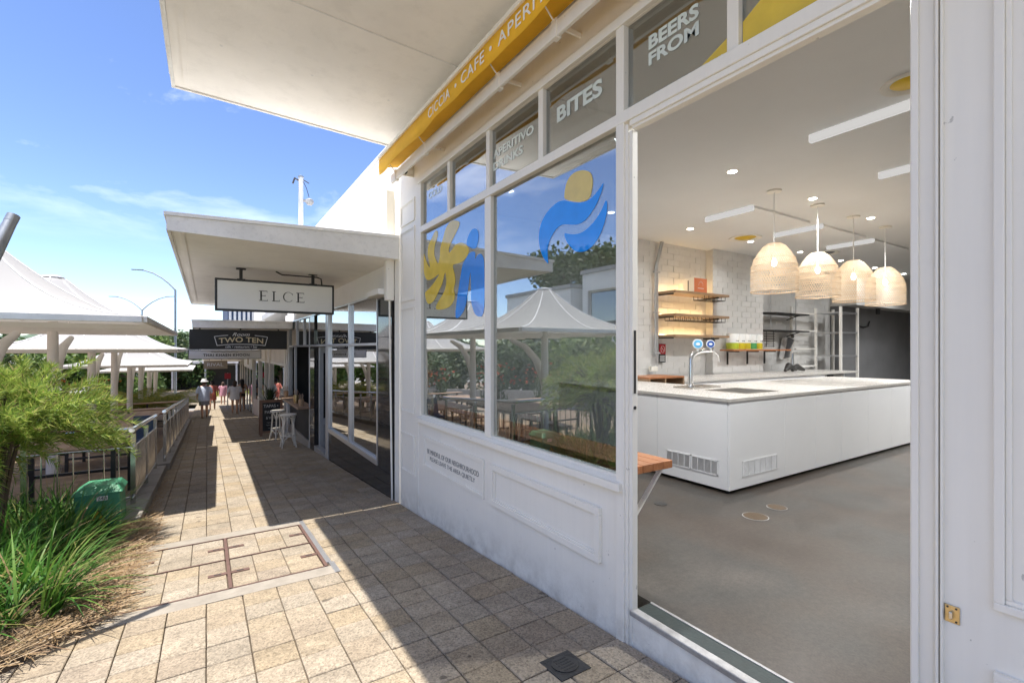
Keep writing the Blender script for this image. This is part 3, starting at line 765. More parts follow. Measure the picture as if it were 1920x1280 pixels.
for (x, y, r, c) in ((5.20, 3.80, .062, 'blue_vinyl'), (5.40, 3.76, .052, 'denim')):
    m = MB(); nv = Vector((-.72, -.69, 0)); m.disc((x, y, ZT+.555), r, nv, .02); m.tube([(x, y, ZT+.46), (x, y, ZT+.51)], .012, 8)
    b = m.build('badge', 'print_white', tp_)
    m = MB(); m.disc(Vector((x, y, ZT+.555))+nv*.021, r*.82, nv, .003); q = m.build('badge_face', 'tap_blue' if c == 'blue_vinyl' else 'tap_navy', b) if 'tap_blue' in M else None
    if q is None:
        pm('tap_blue', (.12, .42, .70), .3, .3, 25); pm('tap_navy', (.03, .10, .40), .3, .3, 25)
        q = m.build('badge_face', 'tap_blue' if c == 'blue_vinyl' else 'tap_navy', b)
    m = MB(); m.disc(Vector((x, y, ZT+.555))+nv*.025, r*.4, nv, .002, ry=r*.28); m.build('badge_mark', 'print_white', b)
m = MB(); m.tube([(5.47, 3.75, ZT+.46), (5.50, 3.72, ZT+.42), (5.52, 3.71, ZT+.33)], [.014, .011, .008], 8); m.build('spout', 'chrome', tp_, True)
m = MB(); m.tube([(5.46, 3.77, ZT+.50), (5.46, 3.77, ZT+.54), (5.46, 3.77, ZT+.60), (5.46, 3.77, ZT+.64)], [.012, .018, .028, .018], 10); m.build('handle', 'black_metal', tp_, True)

# ---- timber window bench with white bracket
bn = thing('window_bench', (2.3, 3.4, 0), 'red brown timber bench shelf along the inside of the cafe windows', 'bench')
for k in range(4): MB().box(2.075+k*.088, 2.159+k*.088, 1.95, 5.6, .715, .762).build('slat', 'timber_bench', bn, bevel=.003)
for y in (2.02, 3.46, 4.9):
    m = MB(); m.bar((2.12, y, .40), (2.40, y, .70), .03, .012); m.bar((2.12, y, .2), (2.12, y, .71), .03, .012); m.build('bracket', 'white_paint', bn)

# ---- floor covers
for (x, y, r, lb) in ((3.99, 2.34, .105, 'larger round brass floor cover in the polished concrete floor'), (4.385, 2.37, .085, 'smaller round brass floor cover nearer the counter')):
    t = thing('floor_cover', (x, y, 0), lb, 'floor cover')
    MB().disc((x, y, .0005), r, (0, 0, 1), .003, 36).build('ring', 'worn_alloy', t); MB().disc((x, y, .004), r*.93, (0, 0, 1), .001, 36).build('disc', 'bronze', t)
t = MB().disc((3.57, 3.01, .0006), .06, (0, 0, 1), .004, 24).build('floor_drain', 'dark_steel'); tag(t, 'tiny dark round drain in the concrete floor before the counter', 'drain')

# ---- back bench with timber cubby cabinet
bb = thing('back_bench', (9, 5.4, 0), 'low grey white back bench with stone top along the brick wall', 'counter')
MB().box(6.45, 12.6, 4.95, 5.86, .90, .935).build('stone_top', 'stone_top', bb)
for k in range(5): MB().box(6.46+k*.93, 6.46+k*.93+.925, 4.98, 5.0, .08, .895).build('door', 'counter_white', bb, bevel=.002)
MB().box(6.47, 11.1, 5.004, 5.84, .05, .896).build('carcass', 'counter_white', bb)
MB().box(11.2, 11.23, 5.0, 5.8, .01, .898).box(12.0, 12.03, 5.0, 5.8, .01, .898).build('side', 'counter_white', bb); MB().box(11.25, 11.98, 5.2, 5.8, .2, .85).build('fridge', 'black_metal', bb)
cb = thing('cubby_cabinet', (6.0, 5.2, 0), 'timber cubby cabinet with open compartments at the end of the back bench', 'cabinet')
m = MB(); m.box(5.62, 6.44, 4.95, 5.5, .985, 1.01); m.build('top', 'timber_bench', cb)
for x in (5.62, 5.98, 6.415): MB().box(x, x+.025, 4.95, 5.5, .05, .984).build('divider', 'timber_shelf', cb)
MB().box(5.645, 6.41, 5.48, 5.5, .05, .984).build('back_panel', 'timber_frame', cb); MB().box(5.646, 6.414, 4.96, 5.479, .6, .62).build('shelf', 'timber_shelf', cb)

# ---- three lit shelves, racks
def lit_shelf(z, lb, rack):
    t = thing('wall_shelf', (7.9, 5.95, z), lb, 'shelf', 'lit timber wall shelves')
    MB().box(7.06, 8.68, 5.62, 6.04, z-.045, z).build('board', 'timber_shelf', t, bevel=.003)
    MB().box(7.12, 8.50, 5.99, 6.03, z+.001, z+.008).build('light_strip', 'strip_glow', t)
    for x in (7.1, 8.45): MB().box(x, x+.02, 5.7, 6.05, z-.07, z-.046).build('bracket', 'dark_steel', t)
    if rack:
        m = MB(); x0, x1 = rack
        for y in (5.66, 5.9): m.tube([(x0, y, z-.12), (x1, y, z-.12)], .007, 6)
        n = int((x1-x0)/.12)
        for k in range(n+1):
            x = x0+(x1-x0)*k/n; m.tube([(x, 5.66, z-.047), (x, 5.66, z-.12), (x, 5.9, z-.12), (x, 5.9, z-.047)], .006, 6)
        m.build('glass_rack', 'black_metal', t)
lit_shelf(2.50, 'topmost lit timber wall shelf holding an orange box', (7.95, 8.6)); lit_shelf(2.08, 'middle lit timber wall shelf with a long black wire glass rack below', (7.12, 8.6)); lit_shelf(1.70, 'lowest of the three lit timber wall shelves', None)
bx_ = thing('cardboard_box', (7.95, 5.85, 2.502), 'orange and white cardboard box standing on the topmost wall shelf', 'box')
MB().box(7.72, 8.10, 5.72, 5.98, 2.502, 2.78).build('carton', 'paper_white', bx_, bevel=.003)
MB().box(7.722, 8.098, 5.714, 5.719, 2.504, 2.778).build('printed_face', 'orange', bx_)
m = MB()
for k in range(9):
    a = math.pi*k/8; m.bar((7.91+.05*math.cos(a), 5.7125, 2.65+.05*math.sin(a)), (7.91+.08*math.cos(a), 5.7125, 2.65+.08*math.sin(a)), .002, .006, (0, 1, 0))
m.box(7.82, 8.0, 5.712, 5.7138, 2.585, 2.595); m.build('printed_mark', 'print_white', bx_)
MB().box(7.7175, 7.7195, 5.84, 5.86, 2.54, 2.74).build('printed_line', 'print_black', bx_)

# ---- conduit, sign, power point
t = thing('conduit', (7.02, 6.0, 1), 'pair of grey conduit pipes running up the brick wall to the ceiling', 'conduit')
for k, dx in enumerate((0, .055)):
    m = MB(); m.tube([(7.0+dx, 6.02, 1.12 if k else 1.3), (7.0+dx, 6.02, 2.95+dx), (7.08+dx, 6.02, 3.2), (7.16+dx, 6.02, 3.44)], .019, 8); m.build('pipe', 'aluminium' if k else 'grey_frame', t, True)
for z in (1.35, 2.1, 2.85): MB().box(6.96, 7.1, 5.99, 6.045, z, z+.03).build('clip', 'grey_frame', t)
MB().box(6.85, 7.02, 5.98, 6.05, 1.03, 1.12).build('socket_box', 'white_paint', t, bevel=.004)
t = thing('wall_sign', (7.21, 6.04, 1.35), 'small dark red and black notice with white ring on the brick wall', 'sign')
MB().box(7.12, 7.30, 6.035, 6.043, 1.19, 1.535).build('board', 'print_black', t); MB().box(7.125, 7.295, 6.030, 6.034, 1.345, 1.53).build('red_panel', 'red_sign', t)
m = MB()
for k in range(16):
    a0, a1 = 2*math.pi*k/16, 2*math.pi*(k+1)/16; m.bar((7.21+.05*math.cos(a0), 6.028, 1.435+.065*math.sin(a0)), (7.21+.05*math.cos(a1), 6.028, 1.435+.065*math.sin(a1)), .003, .012, (0, 1, 0))
m.bar((7.18, 6.028, 1.47), (7.24, 6.028, 1.40), .003, .012, (0, 1, 0)); m.build('ring_mark', 'print_white', t)
m = MB()
for k in range(5): m.box(7.14, 7.28-.01*(k % 2), 6.032, 6.034, 1.30-k*.022, 1.308-k*.022)
m.build('text_lines', 'print_white', t)
# ---- tins on a bracket shelf
t = thing('wall_shelf', (9.7, 5.7, 1.43), 'long timber shelf on black brackets holding five tins', 'shelf')
MB().box(8.72, 10.85, 5.55, 5.86, 1.40, 1.43).build('board', 'timber_bench', t, bevel=.002)
for x in (8.95, 9.65, 10.3):
    m = MB(); m.box(x, x+.03, 5.60, 5.86, 1.375, 1.399); m.box(x, x+.03, 5.835, 5.86, 1.12, 1.374); m.build('bracket', 'black_metal', t)
pm('tin_lime', (.42, .50, .03), .4, .15, 12); pm('tin_green', (.08, .32, .10), .4, .15, 12); pm('tin_amber', (.58, .48, .02), .4, .15, 12)
for k, (x, r, c, lb) in enumerate(((8.93, .115, 'tin_lime', 'widest tin on the bracket shelf, white above lime yellow'), (9.17, .095, 'tin_amber', 'second tin from the brick corner, white above yellow'), (9.39, .095, 'tin_amber', 'middle tin of the five on the bracket shelf'), (9.61, .095, 'tin_green', 'tin with a green lower band on the bracket shelf'), (9.83, .095, 'tin_amber', 'last tin at the right end of the row of five'))):
    t = thing('tin_can', (x, 5.72, 1.431), lb, 'tin', 'tins on the bracket shelf')
    m = MB(); m.lathe([(r*.97, 0), (r, .006), (r, .31), (r*.97, .318)], (x, 5.72, 1.431), 24); m.build('can', 'print_white', t, True)
    m = MB(); m.lathe([(r+.0015, .0), (r+.0015, .125)], (x, 5.72, 1.437), 24, False); m.build('colour_band', c, t, True)
    m = MB(); m.lathe([(r*1.01, .0), (r*1.01, .006)], (x, 5.72, 1.745), 24); m.build('lid', 'aluminium', t, True)
    m = MB(); m.tube([(x-.05+k*.0125, 5.72-r-.002+abs(k-4)**2*.0006, 1.60+.012*math.sin(k*1.9)) for k in range(9)], .004, 5); m.build('label_mark', 'print_black', t)
# ---- dark shelves, wire baskets, rack, hanging scoop
for z, lb in ((2.25, 'upper dark steel shelf between the brick pier and the rack'), (1.86, 'lower dark steel shelf with wire rack hanging below')):
    t = thing('steel_shelf', (11.3, 5.9, z), lb, 'shelf', 'dark steel shelves')
    MB().box(10.55, 12.0, 5.72, 6.05, z-.03, z).build('board', 'black_metal', t)
    MB().bar((10.4, 5.95, z), (10.7, 5.75, z-.01), .02).build('arm', 'dark_steel', t); MB().bar((11.6, 6.04, z-.13), (11.6, 5.74, z-.03), .02).build('bracket', 'dark_steel', t)
t = thing('wire_rack', (10.6, 5.9, 1.6), 'small dark wire rack hanging under the lower steel shelf', 'rack'); m = MB()
for k in range(6): m.tube([(10.4, 5.9, 1.50+k*.055), (10.82, 5.9, 1.50+k*.055)], .008, 6)
for x in (10.5, 10.78): m.tube([(x, 5.905, 1.48), (x, 5.905, 1.84)], .007, 6)
m.build('wires', 'black_metal', t)
sr = thing('storage_rack', (12.7, 5.7, 0), 'tall pale metal storage rack beside the dark grey wall', 'rack')
for (x, y) in ((11.75, 6.0), (12.72, 5.9), (12.72, 5.35), (13.6, 5.35), (13.6, 5.9)): MB().box(x, x+.05, y, y+.05, .01, 2.45).build('post', 'soffit', sr)
for z in (.6, 1.25, 1.82, 2.3): MB().box(12.74, 13.64, 5.36, 5.93, z, z+.03).build('shelf', 'aluminium', sr); 
for z in (1.0, 1.42, 1.86, 2.28): MB().box(11.8, 12.72, 5.92, 5.96, z, z+.035).build('rail', 'soffit', sr)
for x, lb in ((10.9, 'thin pale pipe on the brick wall behind the first pendant'), (12.0, 'thin pale pipe on the brick wall behind the second pendant')): m = MB(); m.tube([(x, 6.03, 1.9), (x, 6.03, 3.4)], .015, 6); tag(m.build('pipe_drop', 'aluminium', smooth=True), lb, 'pipe', 'pale pipe drops')
t = thing('hanging_scoop', (11.4, 5.98, 1.5), 'shiny steel pan hanging on the wall under the dark shelves', 'pan')
m = MB(); m.hexa([(11.25, 5.93, 1.20), (11.6, 5.93, 1.24), (11.6, 6.04, 1.24), (11.25, 6.04, 1.20), (11.38, 5.90, 1.72), (11.72, 5.90, 1.66), (11.72, 6.04, 1.66), (11.38, 6.04, 1.72)]); m.build('pan', 'chrome', t, bevel=.01); MB().disc((11.56, 5.89, 1.74), .05, (0, -1, 0), .02, 16).build('handle', 'black_metal', t)
t = thing('bench_tools', (11.0, 5.6, .94), 'dark tools and a steel mixer lying on the back bench', 'tools')
m = MB(); m.tube([(10.5, 5.5, .97), (10.75, 5.55, 1.06), (10.95, 5.5, .98)], [.03, .08, .03], 10); m.tube([(10.8, 5.5, .97), (11.1, 5.55, 1.04), (11.3, 5.5, .97)], [.03, .07, .03], 10); m.build('heads', 'dark_steel', t, True)
m = MB(); m.tube([(11.0, 5.6, 1.0), (11.0, 5.6, 1.35)], [.04, .02], 10); m.build('shaft', 'chrome', t, True)
m = MB(); m.tube([(15.0, 5.88, 2.06), (15.2, 5.86, 2.03), (15.5, 5.86, 2.06), (15.6, 5.86, 2.2)], .02, 6); m.tube([(15.7, 5.7, 2.55), (15.7, 5.7, 2.40)], .05, 8); tag(m.build('loose_cable', 'black_metal', smooth=True), 'loose dark cable stub hanging on the dark grey wall', 'cable')

# ---- ceiling: rafts, downlights, vents, pendants
for (x0, x1, y0, y1, lb) in ((6.45, 8.0, 3.8, 4.55, 'flat white ceiling raft above the first pendant lamp'), (8.35, 9.9, 3.77, 4.55, 'flat white ceiling raft behind the middle pendant lamps'), (4.80, 6.2, .9, 2.27, 'flat white ceiling raft nearest the doorway'), (6.48, 7.9, .9, 2.33, 'flat white ceiling raft second from the doorway on the right'), (10.25, 11.8, 3.77, 4.55, 'flat white ceiling raft deepest in the room')):
    t = thing('ceiling_raft', ((x0+x1)/2, (y0+y1)/2, 3.45), lb, 'ceiling panel', 'ceiling rafts')
    MB().box(x0+.003, x1, y0, y1, 3.415, 3.446).build('panel', 'room_white', t); MB().box(x0-.055, x0, y0, y1, 3.375, 3.446).build('glowing_edge', 'edge_glow', t)  # added emissive strip; its glow stands in for street light on the edge
ordn = ['first', 'second', 'third', 'fourth', 'fifth', 'added sixth', 'added seventh', 'added eighth']
for j, (y, rowname) in enumerate(((3.21, 'row over the counter'), (5.13, 'row by the brick wall'), (1.28, 'unseen row added by the right wall'))):  # the right wall row is unseen, added to light the room and counter
    for i, x in enumerate((3.24, 5.01, 6.82, 8.59, 10.38, 12.17, 13.96, 15.75)):  # the last three in each row are added to brighten the dark end
        t = thing('downlight', (x, y, 3.45), f'round lit downlight, {ordn[i]} from the street, {rowname}', 'downlight', 'recessed ceiling downlights')
        m = MB(); m.lathe([(.045, 0), (.062, -.004), (.066, 0)], (x, y, 3.449), 24, False); m.build('trim_ring', 'white_paint', t, True)
        MB().disc((x, y, 3.446), .046, (0, 0, -1), .002, 20).build('lamp_face', 'lamp_glow', t)
        L = bpy.data.lights.new('downlight_lamp', 'SPOT'); L.energy = (52, 11, 76)[j]; L.spot_size = R(150); L.spot_blend = .8; L.shadow_soft_size = .06; L.color = (.965, .985, 1)
        lo = bpy.data.objects.new('downlight_lamp', L); col.objects.link(lo); lo.parent = t; lo.location = (0, 0, -.02)
for (x, y, r, c, lb) in ((8.2, 5.0, .27, 'yellow_dish', 'round ceiling air vent with yellow dish near the brick wall'), (4.45, 1.42, .17, 'yellow_dish', 'round ceiling air vent with yellow dish near the doorway'), (10.9, 4.9, .27, 'wall_grey', 'round grey ceiling air vent behind the last pendants')):
    t = thing('ceiling_vent', (x, y, 3.45), lb, 'vent')
    m = MB(); m.lathe([(r*.72, .0), (r*.80, -.012), (r, -.02), (r*1.02, 0)], (x, y, 3.449), 36, False); m.build('ring', 'white_paint', t, True)
    m = MB(); m.lathe([(.001, -.018), (r*.5, -.015), (r*.66, 0)], (x, y, 3.447), 36, False); m.build('dish', c, t, True)
# pendants
def pend_mesh():
    m = MB(); prof = [(.085, 0), (.13, -.03), (.19, -.11), (.235, -.19), (.262, -.28), (.27, -.36), (.27, -.48), (.268, -.60)]
    def pr(t):
        f = t*(len(prof)-1); i = min(int(f), len(prof)-2); f -= i
        return prof[i][0]*(1-f)+prof[i+1][0]*f, prof[i][1]*(1-f)+prof[i+1][1]*f
    NS, SG = 58, 14
    for dr in (1, -1):
        for s in range(NS):
            a0 = 2*math.pi*s/NS; base = len(m.v)
            for q in range(SG+1):
                t = q/SG; r, z = pr(t); a = a0+dr*t*1.5; hw = .0050/max(r, .08)*(.45 if dr < 0 else .75); rr_ = r+(.0012*dr)
                m.v += [(rr_*math.cos(a-hw), rr_*math.sin(a-hw), z), (rr_*math.cos(a+hw), rr_*math.sin(a+hw), z)]
            for q in range(SG): b = base+2*q; m.f.append((b, b+1, b+3, b+2))
    return m
pmh = pend_mesh()
def ringm(ts):
    m = MB()
    for (r, z, w) in ts:
        m.tube([(r*math.cos(2*math.pi*k/32), r*math.sin(2*math.pi*k/32), z) for k in range(33)], w, 5, False)
    return m
shade = pmh.mesh('shade_weave', 'cane')
rings = ringm([(.086, 0, .006), (.238, -.19, .004), (.265, -.28, .004), (.271, -.36, .004), (.271, -.44, .004), (.271, -.52, .004), (.269, -.60, .008)]).mesh('shade_rings', 'cane')
for i, x in enumerate((6.06, 7.17, 8.26, 9.40)):
    t = thing('pendant_lamp', (x, 3.31, 3.45), f'woven cane pendant lamp over the counter, {ordn[i]} from the street', 'pendant lamp', 'pendant lamps over the counter')
    m = MB(); m.lathe([(.085, 0), (.085, -.022), (.02, -.03)], (0, 0, 0), 24); o = m.build('ceiling_rose', 'white_paint', None, True); o.parent = t
    m = MB(); m.tube([(0, 0, -.02), (0, 0, -.86)], .007, 8); o = m.build('cord', 'print_white', None, True); o.parent = t
    o = inst(shade, t, (0, 0, -.68), None, 'shade'); inst(rings, o, (0, 0, 0), None, 'shade_ring')
    m = MB(); m.lathe([(.018, 0), (.018, -.06)], (0, 0, -.80), 12); o = m.build('lamp_holder', 'print_white', None, True); o.parent = t
    m = MB(); m.lathe([(.004, 0), (.02, -.02), (.032, -.055), (.024, -.085), (.004, -.1)], (0, 0, -.86), 16); o = m.build('bulb', 'bulb_glow', None, True); o.parent = t
    L = bpy.data.lights.new('pendant_bulb', 'POINT'); L.energy = .35; L.shadow_soft_size = .035; L.color = (1, .82, .6)
    lo = bpy.data.objects.new('pendant_bulb', L); col.objects.link(lo); lo.parent = t; lo.location = (0, 0, -.99)
# ================================================================== canopies, awning, signs
def slab(name, x0, x1, y0, y1, zo, zi, th, lb, s=0., mat='soffit', fas='fascia', lip=.03, thi=None):
    """street canopy: soffit slab with a fascia upstand on its free edges; zo/zi = soffit height outside/inside"""
    t = thing(name, ((x0+x1)/2, (y0+y1)/2, zo), lb, 'canopy'); thi = thi or th
    q = lambda x, y, z: (x, y, z+s*(y-y0))
    m = MB(); m.hexa([q(x0+.03, y0+.03, zo), q(x1, y0+.03, zi), q(x1, y1-.03, zi), q(x0+.03, y1-.03, zo), q(x0+.03, y0+.03, zo+th-.02), q(x1, y0+.03, zi+thi-.02), q(x1, y1-.03, zi+thi-.02), q(x0+.03, y1-.03, zo+th-.02)]); m.build('soffit', mat, t)
    m = MB(); m.hexa([q(x0, y0, zo-.012), q(x0+.029, y0, zo-.012), q(x0+.029, y1, zo-.012), q(x0, y1, zo-.012), q(x0, y0, zo+th), q(x0+.029, y0, zo+th), q(x0+.029, y1, zo+th), q(x0, y1, zo+th)]); m.build('street_fascia', fas, t)
    for (ya, yb, nm) in ((y0, y0+.029, 'near_fascia'), (y1-.029, y1, 'far_fascia')):
        m = MB(); m.hexa([q(x0+.03, ya, zo-.012), q(x1, ya, zi-.012), q(x1, yb, zi-.012), q(x0+.03, yb, zo-.012), q(x0+.03, ya, zo+th), q(x1, ya, zi+thi), q(x1, yb, zi+thi), q(x0+.03, yb, zo+th)]); m.build(nm, fas, t)
    m = MB(); m.hexa([q(x0-.02, y0-.02, zo+th+.001), q(x1, y0-.02, zi+thi+.001), q(x1, y1+.02, zi+thi+.001), q(x0-.02, y1+.02, zo+th+.001), q(x0-.02, y0-.02, zo+th+lip), q(x1, y0-.02, zi+thi+lip), q(x1, y1+.02, zi+thi+lip), q(x0-.02, y1+.02, zo+th+lip)]); m.build('flashing', 'white_render', t)
    m = MB(); m.hexa([q(x0+.10, y0+.10, zo-.010), q(x0+.14, y0+.10, zo-.010), q(x0+.14, y1-.1, zo-.010), q(x0+.10, y1-.1, zo-.010), q(x0+.10, y0+.10, zo-.001), q(x0+.14, y0+.10, zo-.001), q(x0+.14, y1-.1, zo-.001), q(x0+.10, y1-.1, zo-.001)]); m.build('drip_batten', mat, t)
    return t
c1 = slab('street_canopy', -.285, 1.984, -4.0, 5.60, 3.955, 3.86, .12, 'big flat white canopy high above the cafe shopfront', mat='soffit')
for y in (.2, 1.9, 3.7): MB().hexa([(-.2, y, 3.948), (1.9, y, 3.858), (1.9, y+.012, 3.858), (-.2, y+.012, 3.948), (-.2, y, 3.9535), (1.9, y, 3.8635), (1.9, y+.012, 3.8635), (-.2, y+.012, 3.9535)]).build('sheet_joint', 'fascia', c1)
for y in (1.0, 2.8, 4.6):
    for x in (.1, .8, 1.5): MB().disc((x, y, 3.955-.0415*(x+.255)+.0005), .012, (0, 0, -1), .003, 10).build('fixing', 'fascia', c1)
MB().disc((.55, 3.4, 3.92), .05, (0, 0, -1), .012, 20).build('soffit_vent', 'white_paint', c1)
c2 = slab('street_canopy', -.33, 1.984, 5.66, 14.15, 2.60, 2.55, .13, 'weathered white canopy above the shop with the white hanging sign', -.006, thi=.24, lip=.035)
c3 = slab('street_canopy', -.31, 1.984, 14.3, 24.2, 1.98, 2.00, .16, 'lower pale canopy above the black hanging sign', -.055)
c4 = slab('street_canopy', -.2, 1.984, 24.4, 40, 1.35, 1.37, .16, 'farthest low canopy over the shops down the street', -.055)

# ---- yellow retractable awning
aw = thing('awning', (1.75, 3, 3.5), 'yellow retracted awning with white lettering along its valance above the cafe windows', 'awning')
rr2 = random.Random(11)
m = MB(); n = 120
for i in range(n+1):
    y = -2+7.38*i/n; f = .5*math.sin(y*5)+.3*math.sin(y*11+1)
    m.v += [(1.650, y, 3.585), (1.640+.006*f, y, 3.50), (1.648+.014*f, y, 3.415+.008*math.sin(y*7))]
for i in range(n):
    for k in range(2): b = 3*i+k; m.f.append((b, b+1, b+4, b+3))
va = m.build('valance', 'yellow_cloth', aw, True); sm = va.modifiers.new('s', 'SOLIDIFY'); sm.thickness = .003
m = MB(); m.hexa([(1.628, -2, 3.585), (1.665, -2, 3.585), (1.665, 5.40, 3.585), (1.628, 5.40, 3.585), (1.634, -2, 3.625), (1.665, -2, 3.64), (1.665, 5.40, 3.64), (1.634, 5.40, 3.625)]); m.build('front_rail', 'white_paint', aw, bevel=.004)
m = MB(); m.hexa([(1.667, -2, 3.60), (1.97, -2, 3.70), (1.97, 5.38, 3.70), (1.667, 5.38, 3.60), (1.667, -2, 3.615), (1.97, -2, 3.715), (1.97, 5.38, 3.715), (1.667, 5.38, 3.615)]); m.build('hood', 'fascia', aw)
m = MB(); m.hexa([(1.69, -2, 3.50), (1.86, -2, 3.54), (1.86, 5.36, 3.54), (1.69, 5.36, 3.50), (1.69, -2, 3.515), (1.86, -2, 3.555), (1.86, 5.36, 3.555), (1.69, 5.36, 3.515)]); m.build('rolled_cloth', 'yellow_cloth', aw)
m = MB(); m.box(1.775, 1.80, -2, 5.36, 3.335, 3.43); m.build('arm', 'white_paint', aw, bevel=.004)
for y in (5.2, 4.35, 2.97, 2.3, 1.6): 
    m = MB(); m.box(1.766, 1.81, y-.025, y+.025, 3.325, 3.44); m.tube([(1.77, y, 3.43), (1.70, y, 3.50)], .006, 6); m.box(1.81, 1.984, y-.008, y+.008, 3.40, 3.43); m.build('bracket', 'white_paint', aw, bevel=.003)
AX = 1.634
for s, y, wd in (('CICCIA', 3.70, .44), ('CAFE', 3.10, .36), ('APERITIVO', 2.32, .82)): text(s, 'print_white', aw, (AX, y, 3.455), FX, UZ, width=wd, height=.085, bold=.004, spacing=1.12)
for y in (3.375, 2.83, 1.80): MB().disc((AX, y, 3.498), .016, (-1, 0, 0), .002, 14).build('dot', 'print_white', aw)
# ---- security camera
t = thing('security_camera', (1.95, 5.24, 3.49), 'small white dome security camera at the corner of the cafe wall', 'camera')
m = MB(); m.disc((1.984, 5.24, 3.49), .065, (-1, 0, 0), .035, 24); m.build('base', 'white_paint', t, bevel=.006)
nv = Vector((-.8, -.5, -.33)).normalized(); c0 = Vector((1.95, 5.23, 3.485))
m = MB(); m.tube([c0, c0+nv*.09], [.05, .052], 20); m.build('head', 'white_paint', t, True); MB().disc(c0+nv*.091, .042, nv, .006, 20).build('lens', 'black_metal', t)
m = MB(); m.tube([(1.97, 5.2, 3.53), (1.97, 5.12, 3.57), (1.98, 5.05, 3.57)], .008, 6); m.build('cable', 'white_paint', t)
# ---- gutter box and downpipe at the party line
t = thing('downpipe', (1.97, 5.87, 2), 'white painted downpipe with boxed head between the cafe and its neighbour', 'downpipe')
MB().box(1.88, 1.978, 5.835, 5.93, 2.05, 3.42).build('box_pipe', 'white_paint', t, bevel=.006); m = MB(); m.tube([(1.93, 5.875, 2.05), (1.955, 5.85, gz(5.875))], .012, 10); m.build('pipe', 'white_paint', t, True)
MB().box(1.80, 1.979, 5.94, 6.48, 2.13, 2.20).build('ledge', 'white_render', t, bevel=.004)

# ---- hanging signs
def hanging(name, x0, x1, y, z0, z1, face, frame, lb, fr=.028, dp=.10):
    t = thing(name, ((x0+x1)/2, y, z0), lb, 'sign')
    MB().box(x0+fr, x1-fr, y-dp/2+.006, y+dp/2-.006, z0+fr, z1-fr).build('face', face, t)
    m = MB(); m.box(x0, x1, y-dp/2, y+dp/2, z0, z0+fr); m.box(x0, x1, y-dp/2, y+dp/2, z1-fr, z1); m.box(x0, x0+fr, y-dp/2, y+dp/2, z0+fr, z1-fr); m.box(x1-fr, x1, y-dp/2, y+dp/2, z0+fr, z1-fr); m.build('frame', frame, t, bevel=.003)
    return t
el = hanging('hanging_sign', .09, 1.635, 7.65, 1.965, 2.408, 'sign_white', 'black_metal', 'white hanging sign with black frame reading ELCE below the weathered canopy')
for x in (.40, 1.34):
    m = MB(); m.box(x-.02, x+.02, 7.63, 7.67, 2.409, 2.553); m.box(x-.06, x+.06, 7.61, 7.69, 2.548, 2.562); m.box(x-.05, x+.05, 7.61, 7.69, 2.409, 2.416); m.build('hanger', 'black_metal', el)
m = MB(); m.tube([(.84, 7.66, 2.56), (.92, 7.66, 2.52), (1.40, 7.66, 2.52), (1.46, 7.66, 2.50), (1.47, 7.66, 2.41)], .010, 8); m.build('conduit', 'black_metal', el, True)
def serif(parent, y, spec, mat='print_black'):
    for (L, x, z, w, h) in spec:
        m = MB(); k = h*.09; th = h*.045; f = lambda a, b, c, d: m.box(x+a*w, x+b*w, y-.003, y, z+c*h, z+d*h)
        if L in 'EL':
            f(.14, .33, 0, 1); f(0, .48, 0, .055); f(0, .48, .945, 1)
            f(.3, 1, 0, .055); f(.96, 1, .035, .17)
            if L == 'E': f(.3, .95, .945, 1); f(.91, .95, .84, .965); f(.3, .75, .48, .535); f(.72, .75, .43, .585)
        else:
            import math as _m
            for q in range(26):
                a0 = _m.radians(38+q*284/26); a1 = _m.radians(38+(q+1)*284/26)
                def pt(a, r): return (x+w*.52+w*.5*r*_m.cos(a), y-.003, z+h*.5+h*.51*r*_m.sin(a))
                tk = lambda a: 1-.05-.17*abs(_m.cos(a))*(1 if _m.cos(a) < 0 else .3)
                m.hexa([pt(a0, tk(a0)), pt(a0, 1), pt(a1, 1), pt(a1, tk(a1)), *[(p[0], y, p[2]) for p in (pt(a0, tk(a0)), pt(a0, 1), pt(a1, 1), pt(a1, tk(a1)))]])
            m.box(x+w*.90, x+w*.94, y-.003, y, z+h*.70, z+h*.86)
        m.build('letter', mat, parent)
serif(el, 7.65-.0445, [('E', .62, 2.124, .11, .142), ('L', .785, 2.124, .10, .142), ('C', .925, 2.124, .14, .142), ('E', 1.105, 2.124, .11, .142)])
tt = hanging('hanging_sign', -.375, 1.86, 14.5, 1.425, 1.935, 'sign_black', 'black_metal', 'long black hanging sign reading TWO TEN across the footpath', .02, .16)
for x in (-.15, .75, 1.65): MB().box(x-.015, x+.015, 14.48, 14.52, 1.936, 1.975).build('hanger', 'black_metal', tt)
XD = (1, 0, 0); yy = 14.5-.0755
text('TWO TEN', 'print_gold', tt, (.765, yy, 1.575), XD, UZ, width=1.02, height=.14, bold=.015, arc=.035)
text('Room', 'print_white', tt, (.76, yy, 1.775), XD, UZ, width=.40, height=.085, shear=.4)
text('cafe • restaurant • bar', 'print_white', tt, (.77, yy, 1.465), XD, UZ, width=.74, height=.06)
m = MB(); ap = [(.16+i*(1.22/16), 1.755+.05*(1-((i-8)/8)**2)) for i in range(17)]; bp = [(.22+i*(1.10/16), 1.525+.035*(1-((i-8)/8)**2)) for i in range(17)]
def pen(pts, w=.014):
    for a, b in zip(pts, pts[1:]): m.bar((a[0], yy, a[1]), (b[0], yy, b[1]), .004, w, (0, 0, 1))
pen(ap[:5]); pen(ap[12:]); pen(bp); pen([ap[0], bp[0]]); pen([ap[-1], bp[-1]]); m.build('border', 'print_white', tt)
th_ = hanging('hanging_sign', -.44, 1.36, 16.0, 1.145, 1.40, 'sign_white', 'black_metal', 'slim grey white hanging sign reading THAI KHAEN KHOON under the black sign', .014, .10)
